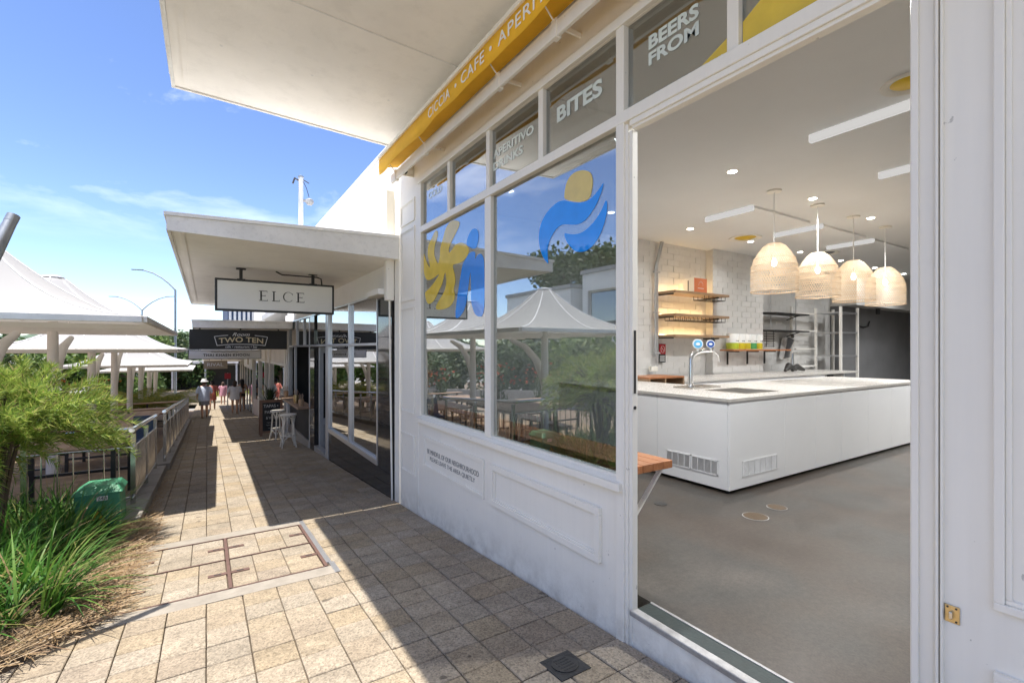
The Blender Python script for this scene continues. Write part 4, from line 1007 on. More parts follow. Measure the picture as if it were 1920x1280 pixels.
text('THAI KHAEN KHOON', 'print_black', th_, (.48, 15.952, 1.222), XD, UZ, width=1.14, height=.075, bold=.02, spacing=1.15)
m = MB(); m.tube([(.1+k*.035, 15.951, 1.352+.008*math.sin(k*1.3)) for k in range(20)], .005, 5); m.build('flourish', 'print_black', th_)
rv = hanging('hanging_sign', -.13, .84, 27.0, .47, .86, 'sign_tan', 'sign_tan', 'small tan hanging sign reading RIVAL far down the street', .02, .1)
text('RIVAL', 'print_white', rv, (.34, 26.945, .60), XD, UZ, width=.66, height=.15)
for o_, pts in ((th_, ((-.2, 1.402, 1.90), (1.1, 1.402, 1.88))), (rv, ((.1, .862, 1.2), (.6, .862, 1.2)))):
    for (x, za, zb) in pts: m = MB(); m.tube([(x, wloc(o_).y, za), (x, wloc(o_).y, zb)], .008, 6); m.build('hanger', 'black_metal', o_)
t = thing('round_sign', (1.0, 33, 0), 'small red square street sign on a pole far down the footpath', 'sign'); MB().box(.88, 1.2, 32.98, 33, -.36, -.02).build('plate', 'red_plate' if 'red_plate' in M else 'red_sign', t); m = MB(); m.tube([(1.04, 33.03, gz(33)), (1.04, 33.03, 0)], .03, 8); m.build('pole', 'galv', t)

# ================================================================== the neighbouring shop (white hanging sign)
nb = thing('neighbour_shop', (2.0, 8.5, gz(8.5)), 'neighbour shop with mirror glass windows and black granite base', 'shopfront')
def nbx(name, y0, y1, z0, z1, x0=1.985, x1=2.05, mat='aluminium', bevel=.003, par=None): return MB().box(x0, x1, y0, y1, z0, z1).build(name, mat, par or nb, bevel=bevel)
nbx('upper_wall', 5.86, 15.3, 2.60, 4.07, 2.0, 2.25, 'white_render', 0)
nbx('parapet_cap', 5.86, 15.3, 4.071, 4.10, 1.98, 2.28, 'white_paint')
nbx('window_header', 5.95, 15.3, 2.20, 2.585, 1.99, 2.2, 'white_render', 0)
# granite plinth tiles and pillar tiles
gy = [6.53, 7.3, 8.1, 8.9, 9.66]
for a, b in zip(gy, gy[1:]):
    m = MB(); m.hexa([(1.982, a+.003, gz(a)-.05), (2.03, a+.003, gz(a)-.05), (2.03, b-.003, gz(b)-.05), (1.982, b-.003, gz(b)-.05), (1.982, a+.003, -.165), (2.03, a+.003, -.165), (2.03, b-.003, -.165), (1.982, b-.003, -.165)]); m.build('granite_tile', 'granite_black', nb)
pz = [gz(6)-.1, -.17, .45, 1.05, 1.60, 2.12]
for k in range(5): nbx('granite_tile', 5.94, 6.52, pz[k]+.003, pz[k+1]-.003, 1.978, 2.03, 'granite_black' , 0)
nbx('sill_frame', 6.53, 9.68, -.16, -.085, 1.965, 2.05); nbx('transom_frame', 6.53, 15.05, 1.49, 1.53, 1.97, 2.05); nbx('head_frame', 6.53, 15.05, 2.17, 2.20, 1.97, 2.05)
for y in (6.53, 8.06, 9.69): nbx('window_post', y, y+.065 if y > 6.6 else y+.03, -.085, 2.17, 1.968, 2.05)
for (a, b) in ((6.56, 8.06), (8.125, 9.69)):
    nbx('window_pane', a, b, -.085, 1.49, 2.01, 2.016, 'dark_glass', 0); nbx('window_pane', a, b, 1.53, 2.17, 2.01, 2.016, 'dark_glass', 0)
nbx('neighbour_pier', 9.755, 10.0, gz(10)-.1, 2.17, 1.985, 2.06, 'grey_frame')
# side walls, floor, back and roof of the dark rooms behind the glass
nbx('party_wall', 5.86, 5.935, -1.0, 2.6, 2.04, 2.16, 'white_render', 0)
MB().box(2.3, 2.6, 6.52, 6.6, 0, 1).build('display_plinth', 'soffit', nb); 
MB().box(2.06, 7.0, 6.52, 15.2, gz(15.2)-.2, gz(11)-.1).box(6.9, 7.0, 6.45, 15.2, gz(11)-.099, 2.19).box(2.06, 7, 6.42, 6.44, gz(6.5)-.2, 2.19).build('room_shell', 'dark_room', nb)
MB().box(2.05, 7.2, 6.5, 24, 2.70, 2.9).build('roof', 'roof_grey', nb)
# ---- the corner restaurant: open doorway, servery window with timber ledge
ro = thing('restaurant_front', (2.0, 13, gz(13)), 'grey framed restaurant front with open servery window and bifold door', 'shopfront')
def rbx(name, y0, y1, z0, z1, x0=1.985, x1=2.05, mat='grey_frame', bevel=.003): return MB().box(x0, x1, y0, y1, z0, z1).build(name, mat, ro, bevel=bevel)
rbx('door_sill', 10.0, 11.1, gz(11.1)-.1, gz(10)+.05, 1.97, 2.1, 'aluminium')
for k in range(2):      # folded door leaves standing square to the street
    y = 10.93+k*.06
    d = MB().box(2.05, 2.62, y, y+.045, gz(11)+.06, 1.485).build('door_leaf', 'grey_frame', ro, bevel=.004)
    MB().box(2.13, 2.54, y-.004, y-.001, gz(11)+.2, -.20).build('lower_panel', 'roof_grey', d, bevel=.003); MB().box(2.13, 2.54, y-.004, y-.001, -.06, 1.35).build('glass_panel', 'dark_glass', d)
rbx('mirror_pier', 11.12, 11.62, gz(11.6)-.1, 2.17, 1.975, 2.06, 'granite_black')
rbx('servery_post', 11.63, 11.74, gz(11.7)-.1, 2.17, 1.97, 2.06); rbx('servery_post', 14.9, 15.06, gz(15)-.1, 2.17, 1.97, 2.06); rbx('servery_post', 14.0, 14.06, .12, 1.49, 1.99, 2.05)
rbx('corner_post', 15.07, 15.42, gz(15.3)-.1, 2.4, 1.95, 2.1, 'fascia')
rbx('servery_riser', 11.74, 14.9, gz(14.9)-.1, .06, 2.0, 2.08, 'dark_room'); rbx('riser_kerb', 11.74, 14.9, gz(14.9)-.1, gz(14.9)+.34, 1.96, 1.998, 'aluminium')
rbx('ledge', 11.65, 15.0, .07, .11, 1.72, 2.08, 'timber_table'); rbx('servery_transom_pane', 11.74, 14.9, 1.53, 2.17, 2.01, 2.016, 'dark_glass', 0); rbx('door_transom_pane', 10.0, 11.1, 1.53, 2.17, 2.01, 2.016, 'dark_glass', 0)
for y in (12.5, 13.6): rbx('transom_bar', y, y+.07, 1.53, 2.17, 1.98, 2.04)
MB().box(2.7, 2.75, 13.4, 14.85, .2, 1.4).build('menu_board', 'chalk_slate', ro); MB().box(2.66, 2.69, 12.9, 13.35, -1, 1.45).build('inner_door', 'dark_glass', ro)
for i, (y, h, c, lb) in enumerate(((14.45, .17, 'clay_pot', 'pale pot farthest along the timber servery ledge'), (12.7, .20, 'brass', 'gold pot with cutlery in the middle of the servery ledge'), (11.95, .16, 'clay_pot', 'small tan pot at the near end of the servery ledge'))):
    t = thing('table_pot', (1.84, y, .11), lb, 'pot'); m = MB(); m.lathe([(.05, 0), (.062, h*.5), (.06, h)], (1.84, y, .111), 16); m.build('pot', c, t, True)
    m = MB()
    for k in range(6): a = k*1.05; m.tube([(1.84+.02*math.cos(a), y+.02*math.sin(a), .12+h*.5), (1.84+.05*math.cos(a), y+.05*math.sin(a), .12+h+.09+.02*(k % 3))], .006, 5)
    m.build('sticks', 'twig_dry', t)
# ---- third shop: window with blind, white posts, pink tiled dado
s3 = thing('blind_window_shop', (2.0, 19, gz(19)), 'shop with timber blind window, white posts and pale pink tiled base', 'shopfront')
def sbx(name, y0, y1, z0, z1, x0=1.985, x1=2.05, mat='white_paint'): return MB().box(x0, x1, y0, y1, z0, z1).build(name, mat, s3, bevel=.003)
m = MB(); m.hexa([(1.98, 15.43, gz(15.43)-.1), (2.1, 15.43, gz(15.43)-.1), (2.1, 27.6, gz(27.6)-.1), (1.98, 27.6, gz(27.6)-.1), (1.98, 15.43, gz(15.43)+.75), (2.1, 15.43, gz(15.43)+.75), (2.1, 27.6, gz(27.6)+.75), (1.98, 27.6, gz(27.6)+.75)]); m.build('tiled_base', 'pink_tile', s3)
for y in (15.45, 19.6, 21.2, 24.0, 27.3): sbx('post', y, y+.16, gz(y)-.1, 1.9, 1.93, 2.1)
sbx('signboard', 15.6, 40, 1.0, 1.55, 2.0, 2.12, 'soffit'); sbx('window_head', 15.6, 27.3, .90, .995, 1.97, 2.1)
for (a, b) in ((15.62, 19.6), (19.76, 21.2), (21.36, 24.0), (24.16, 27.3)): sbx('window_pane', a, b, gz(b)+.8, .9, 2.01, 2.016, 'dark_glass')
MB().box(2.3, 2.34, 15.7, 18.8, -.6, .95).build('timber_blind', 'timber_blind', s3)
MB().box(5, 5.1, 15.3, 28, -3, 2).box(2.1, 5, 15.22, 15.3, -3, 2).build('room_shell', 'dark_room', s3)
sbx('crest_panel', 28, 34, .35, 1.2, 1.95, 2.0, 'sign_white'); sbx('crest', 30.2, 30.9, .55, .95, 1.93, 1.948, 'sign_tan')
s4 = thing('far_shop', (2, 34, gz(34)), 'glass fronted shops farther down the footpath', 'shopfront')
for k in range(6):
    y = 28+k*2.2; MB().box(1.98, 2.1, y, y+.12, gz(y)-.4, 1.0).build('post', 'white_paint', s4); MB().box(2.02, 2.028, y+.12, y+2.2, gz(y)-.2, .35).build('window_pane', 'dark_glass', s4)
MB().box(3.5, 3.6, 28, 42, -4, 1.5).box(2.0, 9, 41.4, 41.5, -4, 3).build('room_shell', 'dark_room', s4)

# ---- roof pole with lamp
t = thing('roof_pole', (1.75, 11.4, 2.8), 'weathered white pole with a small lamp standing on the canopy roof', 'pole')
m = MB(); m.tube([(1.75, 11.4, 2.70), (1.75, 11.4, 5.22)], .05, 12); m.build('pole', 'fascia', t, True)
MB().lathe([(.06, 0), (.06, .03), (.02, .05)], (1.75, 11.4, 5.22), 12).build('cap', 'galv', t)
m = MB(); m.tube([(1.80, 11.4, 4.72), (1.90, 11.35, 4.72)], .03, 8); m.lathe([(.03, .05), (.085, .02), (.09, -.04), (.05, -.09)], (1.92, 11.35, 4.72), 16); m.build('lamp', 'roof_grey', t, True)
m = MB(); m.tube([(1.77, 11.4, 5.2), (1.86, 11.38, 5.0), (1.91, 11.35, 4.80)], .008, 5); m.tube([(1.70, 11.4, 5.15), (1.62, 11.38, 5.18), (1.58, 11.36, 5.05)], .02, 6); m.tube([(1.75, 11.4, 5.2), (1.92, 11.4, 5.12)], .012, 5); m.build('cable', 'dark_steel', t, True)
# ---- upper house and wall seen between the signs
t = thing('upstairs_block', (4, 30, 2), 'pale upper storey block with vertical blue grey cladding behind the canopies', 'building')
MB().box(2.2, 10, 24, 40, 2.0, 4.3).build('wall', 'white_render', t)
for k in range(7): MB().box(1.0+k*.22, 1.12+k*.22, 30.0, 30.1, 1.6, 4.6).build('cladding_strip', 'grey_frame', t)
MB().box(.95, 2.6, 30.11, 40, 1.6, 4.6).build('side_wall', 'denim', t)

# ---- chalkboard
cbd = thing('chalkboard', (1.56, 15.3, gz(15.3)), 'wood framed A board chalkboard reading TAPAS and PASTA beside the stools', 'chalkboard')
def lean(x, z, off=0): return (x, 15.28+.12*z-off, gz(15.3)+z)
for sgn, nm in ((0, 'front'), (1, 'back')):
    f = (lambda x, z, o=0: lean(x, z, o)) if not sgn else (lambda x, z, o=0: (x, 15.72-.20*z+o, gz(15.5)+z))
    def brd(x0, x1, z0, z1, th, mat, name, o=0):
        m = MB(); m.hexa([f(x0, z0, o), f(x1, z0, o), f(x1, z0, o-th), f(x0, z0, o-th), f(x0, z1, o), f(x1, z1, o), f(x1, z1, o-th), f(x0, z1, o-th)]); return m.build(name, mat, cbd)
    brd(1.27, 1.34, 0, 1.02, .03, 'timber_frame', 'side_rail'); brd(1.80, 1.87, 0, 1.02, .03, 'timber_frame', 'side_rail')
    brd(1.34, 1.80, .94, 1.02, .03, 'timber_frame', 'cross_rail'); brd(1.34, 1.80, .08, .14, .03, 'timber_frame', 'cross_rail')
    brd(1.34, 1.80, .14, .94, .012, 'chalk_slate', 'slate', -.01)
U2 = Vector((0, .12, 1)).normalized()
for s, z, wd, h in (('TAPAS •', .80, .38, .085), ('PASTA', .63, .32, .085), ('& WINE', .47, .26, .075)): text(s, 'chalk', cbd, Vector(lean(1.56, z, -.006)), (1, 0, 0), U2, width=wd, height=h, bold=.01, th=.001)
for z, wd in ((.37, .22), (.30, .26), (.22, .15)):
    m = MB(); m.tube([Vector(lean(1.56-wd/2+wd*k/12, z+.012*math.sin(k*2.1), -.009)) for k in range(13)], .004, 4); m.build('chalk_scribble', 'chalk', cbd)
# ---- bentwood stools
def stool():
    t = thing('bar_stool', (0, 0, 0), 'x', 'stool', 'white bentwood bar stools')
    def bp(m, nm): o = m.build(nm, 'white_paint', None, True); o.parent = t
    m = MB(); m.lathe([(.15, .74), (.185, .745), (.19, .76), (.185, .775), (.12, .778)], (0, 0, 0), 28); bp(m, 'seat')
    for k in range(4):
        a = math.pi/4+k*math.pi/2; c, s_ = math.cos(a), math.sin(a)
        m = MB(); m.tube([(.13*c, .13*s_, .745), (.145*c, .145*s_, .5), (.165*c, .165*s_, .25), (.215*c, .215*s_, 0)], [.017, .018, .017, .015], 8); bp(m, 'leg')
        b = a+math.pi/2; c2, s2 = math.cos(b), math.sin(b)
        pts = []
        for q in range(9):
            f = q/8; aa = a+f*math.pi/2; r = .145+.0*f; z = .50+.22*math.sin(math.pi*f)**.6
            pts.append((r*math.cos(aa), r*math.sin(aa), z))
        m = MB(); m.tube(pts, .011, 6); bp(m, 'bentwood_arch')
        pts = []
        for q in range(9):
            f = q/8; aa = a+f*math.pi/2; pts.append((.17*math.cos(aa), .17*math.sin(aa), .10+.17*math.sin(math.pi*f)**.6))
        m = MB(); m.tube(pts, .010, 6); bp(m, 'lower_arch')
    m = MB(); m.tube([(.165*math.cos(2*math.pi*k/28), .165*math.sin(2*math.pi*k/28), .29) for k in range(29)], .012, 6, False); bp(m, 'foot_ring')
    return t
st = stool(); st.location = (1.60, 12.2, gz(12.2)); st['label'] = 'nearer white bentwood bar stool in front of the servery window'
s2 = copy_tree(st, None, 'white bentwood bar stool closer to the chalkboard'); s2.location = (1.60, 14.1, gz(14.1)); s2.rotation_euler = (0, 0, .4)
# ================================================================== the cafe court: shade umbrellas
def shade_umbrella():
    """double cone membrane 3.6 x 6 m, eave at z=0, origin at its street-side near corner"""
    t = thing('shade_umbrella', (0, 0, 0), 'x', 'shade umbrella', 'white tensile shade umbrellas over the court')
    W, L, H, cx = -3.6, 6.92, .95, -1.8
    C1, C2 = L*.25, L*.75
    def hz(x, y):
        cy = C1 if y < L/2 else C2
        dx = abs(x-cx)/1.8; dy = abs(y-cy)/(C1 if (y < C1 or y > C2) else C1*1.23)
        ps = max(dx, dy); pc = math.hypot(x-cx, y-cy)/1.8; f = min(1, ps*1.1); p = max(pc*(1-f)+ps*f, .085)
        return H*((1-min(1, p))/.915)**1.75 + .012*math.sin(9*math.atan2(y-cy, x-cx))*max(0, 1-p)*p*3
    m = MB(); nx, ny = 44, 80
    for j in range(ny+1):
        for i in range(nx+1): x = W*i/nx; y = L*j/ny; m.v.append((x, y, hz(x, y)))
    for j in range(ny):
        for i in range(nx): a = j*(nx+1)+i; m.f.append((a, a+nx+1, a+nx+2, a+1))
    o = m.build('membrane', 'shade_fabric', None, True); o.parent = t; mem = o
    for cy in (C1, C2):
        for (ex, ey) in ((0, cy-C1), (W, cy-C1), (0, cy+C1), (W, cy+C1), (cx, cy-C1), (cx, cy+C1), (0, cy), (W, cy)):
            m = MB(); pts = []
            for q in range(11): f = .10+.89*q/10; x, y = cx+(ex-cx)*f, cy+(ey-cy)*f; pts.append((x, y, hz(x, y)+.004))
            m.tube(pts, .011, 5); o = m.build('seam', 'membrane', None, True); o.parent = mem
    def P_(m, nm, mat='soffit', s=False, par=None, bevel=0): o = m.build(nm, mat, None, s, bevel); o.parent = par or t; return o
    for (a, b) in (((.02, 0, 0), (.02, L, 0)), ((W-.02, 0, 0), (W-.02, L, 0)), ((0, -.02, 0), (W, -.02, 0)), ((0, L+.02, 0), (W, L+.02, 0))):
        m = MB(); m.bar((a[0], a[1], -.042), (b[0], b[1], -.042), .05, .075); P_(m, 'edge_beam', 'fascia', bevel=.006)
    m = MB(); m.bar((0, L/2, -.07), (W, L/2, -.07), .05, .07)
    for y in (C1, C2): m.bar((0, y, -.07), (W, y, -.07), .05, .07)
    P_(m, 'cross_beam', 'soffit')
    for y in (C1, C2):
        m = MB(); m.tube([(cx, y, -2.95), (cx, y, -1.2), (cx, y, .82)], [.10, .088, .07], 14)
        ms = P_(m, 'mast', 'soffit', True)
        m = MB()
        m.tube([(cx, y, -1.45), (cx, y+.08, -1.05), (cx, y+.32, -.66), (cx, y+.8, -.34), (cx, y+1.42, -.16)], [.04, .085, .09, .075, .05], 12)
        P_(m, 'curved_arm', 'soffit', True, ms)
        m = MB(); m.lathe([(.17, 0), (.165, .02), (.02, .05)], (cx, y, .945), 20); P_(m, 'cap', 'membrane', True)
    return t
um = shade_umbrella()
UY = [(6.97, 1.83), (14.0, 1.44), (21.0, .86), (28.0, .42)]
lbs = ['nearest white tensile shade umbrella with two peaks beside the footpath', 'second white shade umbrella along the footpath', 'third white shade umbrella down the slope', 'farthest white shade umbrella down the slope']
for i, (y, z) in enumerate(UY):
    o = um if i == 0 else copy_tree(um)
    o.location = (-.63, y, z); o['label'] = lbs[i]
# grey mast top at the frame edge
t = thing('leaning_post', (-4.9, 6.3, 0), 'grey leaning post with a capped top at the left edge of the bed', 'post')
a, b = Vector((-1.62, 3.25, gz(3.25))), Vector((-1.0, 4.1, 2.25))
t.location = a; m = MB(); m.tube([a, a.lerp(b, .6), a.lerp(b, .8), a.lerp(b, .9), b], [.014, .016, .034, .038, .030], 14); m.build('tube', 'galv', t, True); m = MB(); m.tube([b-(b-a)*.012, b+(b-a)*.005], .032, 14); m.build('cap', 'galv', t, True)

# ---- railings
def post_mesh(h, w): return MB().box(-w/2, w/2, -w/2, w/2, 0, h)
def railing(y0, y1, x, lb, base, H=.95, ret=None):
    t = thing('railing', (x, y0, gz(y0)), lb, 'railing')
    pm_ = post_mesh(H, .05).mesh('post', 'steel'); bal = MB(); bal.tube([(0, 0, 0), (0, 0, H-.28)], .008, 6); bl = bal.mesh('baluster', 'steel')
    n = max(1, round((y1-y0)/1.35))
    for i in range(n+1):
        y = y0+(y1-y0)*i/n; inst(pm_, t, (0, y-y0, gz(y)+base-gz(y0)), None, 'post')
        if i < n:
            k = 11
            for q in range(1, k): yy = y+(y1-y0)/n*q/k; inst(bl, t, (0, yy-y0, gz(yy)+base+.10-gz(y0)), None, 'baluster')
    def rail(za, r, nm, mat='steel'):
        m = MB(); m.tube([(x, y0-.12, gz(y0-.12)+base+za), (x, y1+.1, gz(y1+.1)+base+za)], r, 12); m.build(nm, mat, t, True)
    rail(H+.05, .032, 'handrail', 'chrome'); rail(.10, .012, 'bottom_rail'); rail(H-.17, .012, 'mid_rail')
    if ret:
        x1 = ret; z0 = gz(y0)+base
        for k in range(1, 5): inst(pm_, t, ((x1-x)*k/4, 0, base), None, 'post')
        for k in range(1, 29):
            if k % 7: inst(bl, t, ((x1-x)*k/28, 0, base+.10), None, 'baluster')
        for za, r, nm, mt in ((H+.05, .032, 'handrail', 'chrome'), (.10, .012, 'bottom_rail', 'steel'), (H-.17, .012, 'mid_rail', 'steel')):
            m = MB(); m.tube([(x, y0, z0+za), (x1, y0, z0+za)], r, 12); m.build(nm, mt, t, True)
    return t
railing(7.42, 10.35, -.76, 'nearer stainless steel railing with thin balusters turning the corner of the court', .08, .88, -4.6)
railing(10.95, 24.0, -.66, 'long stainless steel railing running down the footpath', .11, .90)

# ---- timber topped tables with steel frames and benches
def court_table(x, y, lb, L=1.9, W=1.2, h=.76):
    z = gz(y)-.06; t = thing('court_table', (x, y, z), lb, 'table', 'timber tables in the court')
    n = 5
    for k in range(n): MB().box(x-W/2+W*k/n+.003, x-W/2+W*(k+1)/n-.003, y-L/2, y+L/2, z+h-.045, z+h).build('plank', 'timber_table', t, bevel=.004)
    for sy in (-1, 1):
        for sx in (-1, 1): MB().bar((x+sx*W*.42, y+sy*L*.4, z-.05), (x+sx*W*.42, y+sy*L*.4, z+h-.046), .05).build('leg', 'dark_steel', t)
    for sy in (-1, 1): MB().bar((x-W*.42, y+sy*L*.4, z+.3), (x+W*.42, y+sy*L*.4, z+.3), .04).build('stretcher', 'dark_steel', t)
def court_bench(x, y, lb, L=1.8, h=.45):
    z = gz(y)-.06; t = thing('court_bench', (x, y, z), lb, 'bench', 'timber benches in the court')
    for k in range(2): MB().box(x-.16+k*.165, x-.005+k*.165, y-L/2, y+L/2, z+h-.04, z+h).build('plank', 'timber_table', t, bevel=.003)
    for sy in (-1, 1): m = MB(); m.bar((x-.13, y+sy*L*.4, z-.05), (x-.13, y+sy*L*.4, z+h-.041), .04); m.bar((x+.13, y+sy*L*.4, z-.05), (x+.13, y+sy*L*.4, z+h-.041), .04); m.bar((x-.13, y+sy*L*.4, z+.15), (x+.13, y+sy*L*.4, z+.15), .03); m.build('leg_frame', 'dark_steel', t)
court_table(-1.55, 8.62, 'timber topped table right behind the corner of the nearer railing', 1.9, 1.3, .92)
court_table(-1.75, 13.0, 'timber table between the first and second umbrella'); court_table(-1.75, 16.6, 'timber table under the second umbrella'); court_table(-1.7, 20.4, 'timber table past the second umbrella')
court_table(-4.4, 11.2, 'timber table deeper in the court under the nearest umbrella'); court_table(-4.2, 16.2, 'timber table deep in the court under the second umbrella')
court_bench(-2.75, 9.2, 'bench left of the table behind the railing corner'); court_bench(-2.65, 13.0, 'bench beside the table between the umbrellas'); court_bench(-2.65, 16.6, 'bench beside the table under the second umbrella'); court_bench(-3.45, 11.2, 'bench beside the deeper table under the nearest umbrella')
# long timber bar rails across the court
for y, z, lb in ((24.4, -.76, 'long timber bar top crossing the court at the end of the railing'), (18.9, -.46, 'long timber bar top crossing the court halfway down')):
    t = thing('bar_counter', (-3, y, gz(y)), lb, 'bar counter', 'timber bar tops')
    MB().box(-5.4, -.75, y-.18, y+.18, z-.04, z).build('top', 'timber_table', t, bevel=.004)
    for k in range(5): MB().bar((-5.2+k*1.05, y, gz(y)-.08), (-5.2+k*1.05, y, z-.041), .06).build('leg', 'dark_steel', t)
# low rendered wall across the court, red cushions
t = thing('blue_chair', (-1.05, 11.6, gz(11.6)), 'dark blue folded chair leaning behind the gap between the railings', 'chair'); m = MB(); m.hexa([(-1.25, 11.5, gz(11.5)+.45), (-.85, 11.5, gz(11.5)+.45), (-.85, 11.85, gz(11.5)+.45), (-1.25, 11.85, gz(11.5)+.45), (-1.25, 11.5, gz(11.5)+.5), (-.85, 11.5, gz(11.5)+.5), (-.85, 11.85, gz(11.5)+.5), (-1.25, 11.85, gz(11.5)+.5)]); m.build('seat', 'denim', t, bevel=.01)
MB().hexa([(-1.25, 11.86, gz(11.5)+.45), (-.85, 11.86, gz(11.5)+.45), (-.85, 11.90, gz(11.5)+.45), (-1.25, 11.90, gz(11.5)+.45), (-1.22, 11.95, gz(11.5)+.92), (-.88, 11.95, gz(11.5)+.92), (-.88, 11.99, gz(11.5)+.92), (-1.22, 11.99, gz(11.5)+.92)]).build('backrest', 'denim', t, bevel=.01)
for (x, y) in ((-1.23, 11.52), (-.87, 11.52), (-1.23, 11.87), (-.87, 11.87)): MB().bar((x, y, gz(y)-.06), (x, y, gz(11.5)+.45), .03).build('leg', 'dark_steel', t)
t = thing('court_wall', (-8, 20, gz(20)), 'low rendered wall along the far side of the court', 'wall'); m = MB()
for k in range(6): m.box(-9.2, -9.0, 6+k*5, 11+k*5-.01, gz(6+k*5)-.5, gz(6+k*5)+.7, -SL)
m.build('wall_run', 'roof_grey', t)

# ---- green utility box
gb = thing('utility_box', (-.93, 6.72, gz(6.7)), 'green plastic utility box with a yellow warning triangle half hidden by grass', 'utility box')
z0 = gz(6.7); m = MB(); m.hexa([(-1.17, 6.52, z0-.1), (-.76, 6.52, z0-.1), (-.76, 6.92, z0-.1), (-1.17, 6.92, z0-.1), (-1.15, 6.54, z0+.43), (-.78, 6.54, z0+.43), (-.78, 6.90, z0+.43), (-1.15, 6.90, z0+.43)]); m.build('body', 'green_box', gb, bevel=.015)
m = MB(); m.hexa([(-1.18, 6.50, z0+.432), (-.75, 6.50, z0+.432), (-.75, 6.94, z0+.432), (-1.18, 6.94, z0+.432), (-1.08, 6.58, z0+.51), (-.80, 6.58, z0+.51), (-.80, 6.88, z0+.51), (-1.08, 6.88, z0+.51)]); m.build('lid', 'green_box', gb, bevel=.012)
MB().box(-.97, -.88, 6.527, 6.531, z0+.36, z0+.405).build('number_plate', 'paper_white', gb); text('743', 'print_black', gb, (-.925, 6.5255, z0+.366), XD, UZ, width=.075, height=.032, th=.001)
MB().poly([(-1.06, 6.524, z0+.10), (-.86, 6.524, z0+.10), (-.96, 6.530, z0+.28)], (0, .004, 0)).build('warning_triangle', 'yellow_vinyl', gb)
m = MB(); tri = [(-1.055, z0+.103), (-.865, z0+.103), (-.96, z0+.272)]
for a, b in zip(tri, tri[1:]+tri[:1]): m.bar((a[0], 6.522, a[1]), (b[0], 6.522, b[1]), .004, .012, (0, 0, 1))
m.poly([(-.975, 6.521, z0+.21), (-.94, 6.521, z0+.21), (-.955, 6.521, z0+.17), (-.935, 6.521, z0+.17), (-.97, 6.521, z0+.115), (-.96, 6.521, z0+.155), (-.98, 6.521, z0+.155)], (0, .002, 0)); m.build('warning_mark', 'print_black', gb)

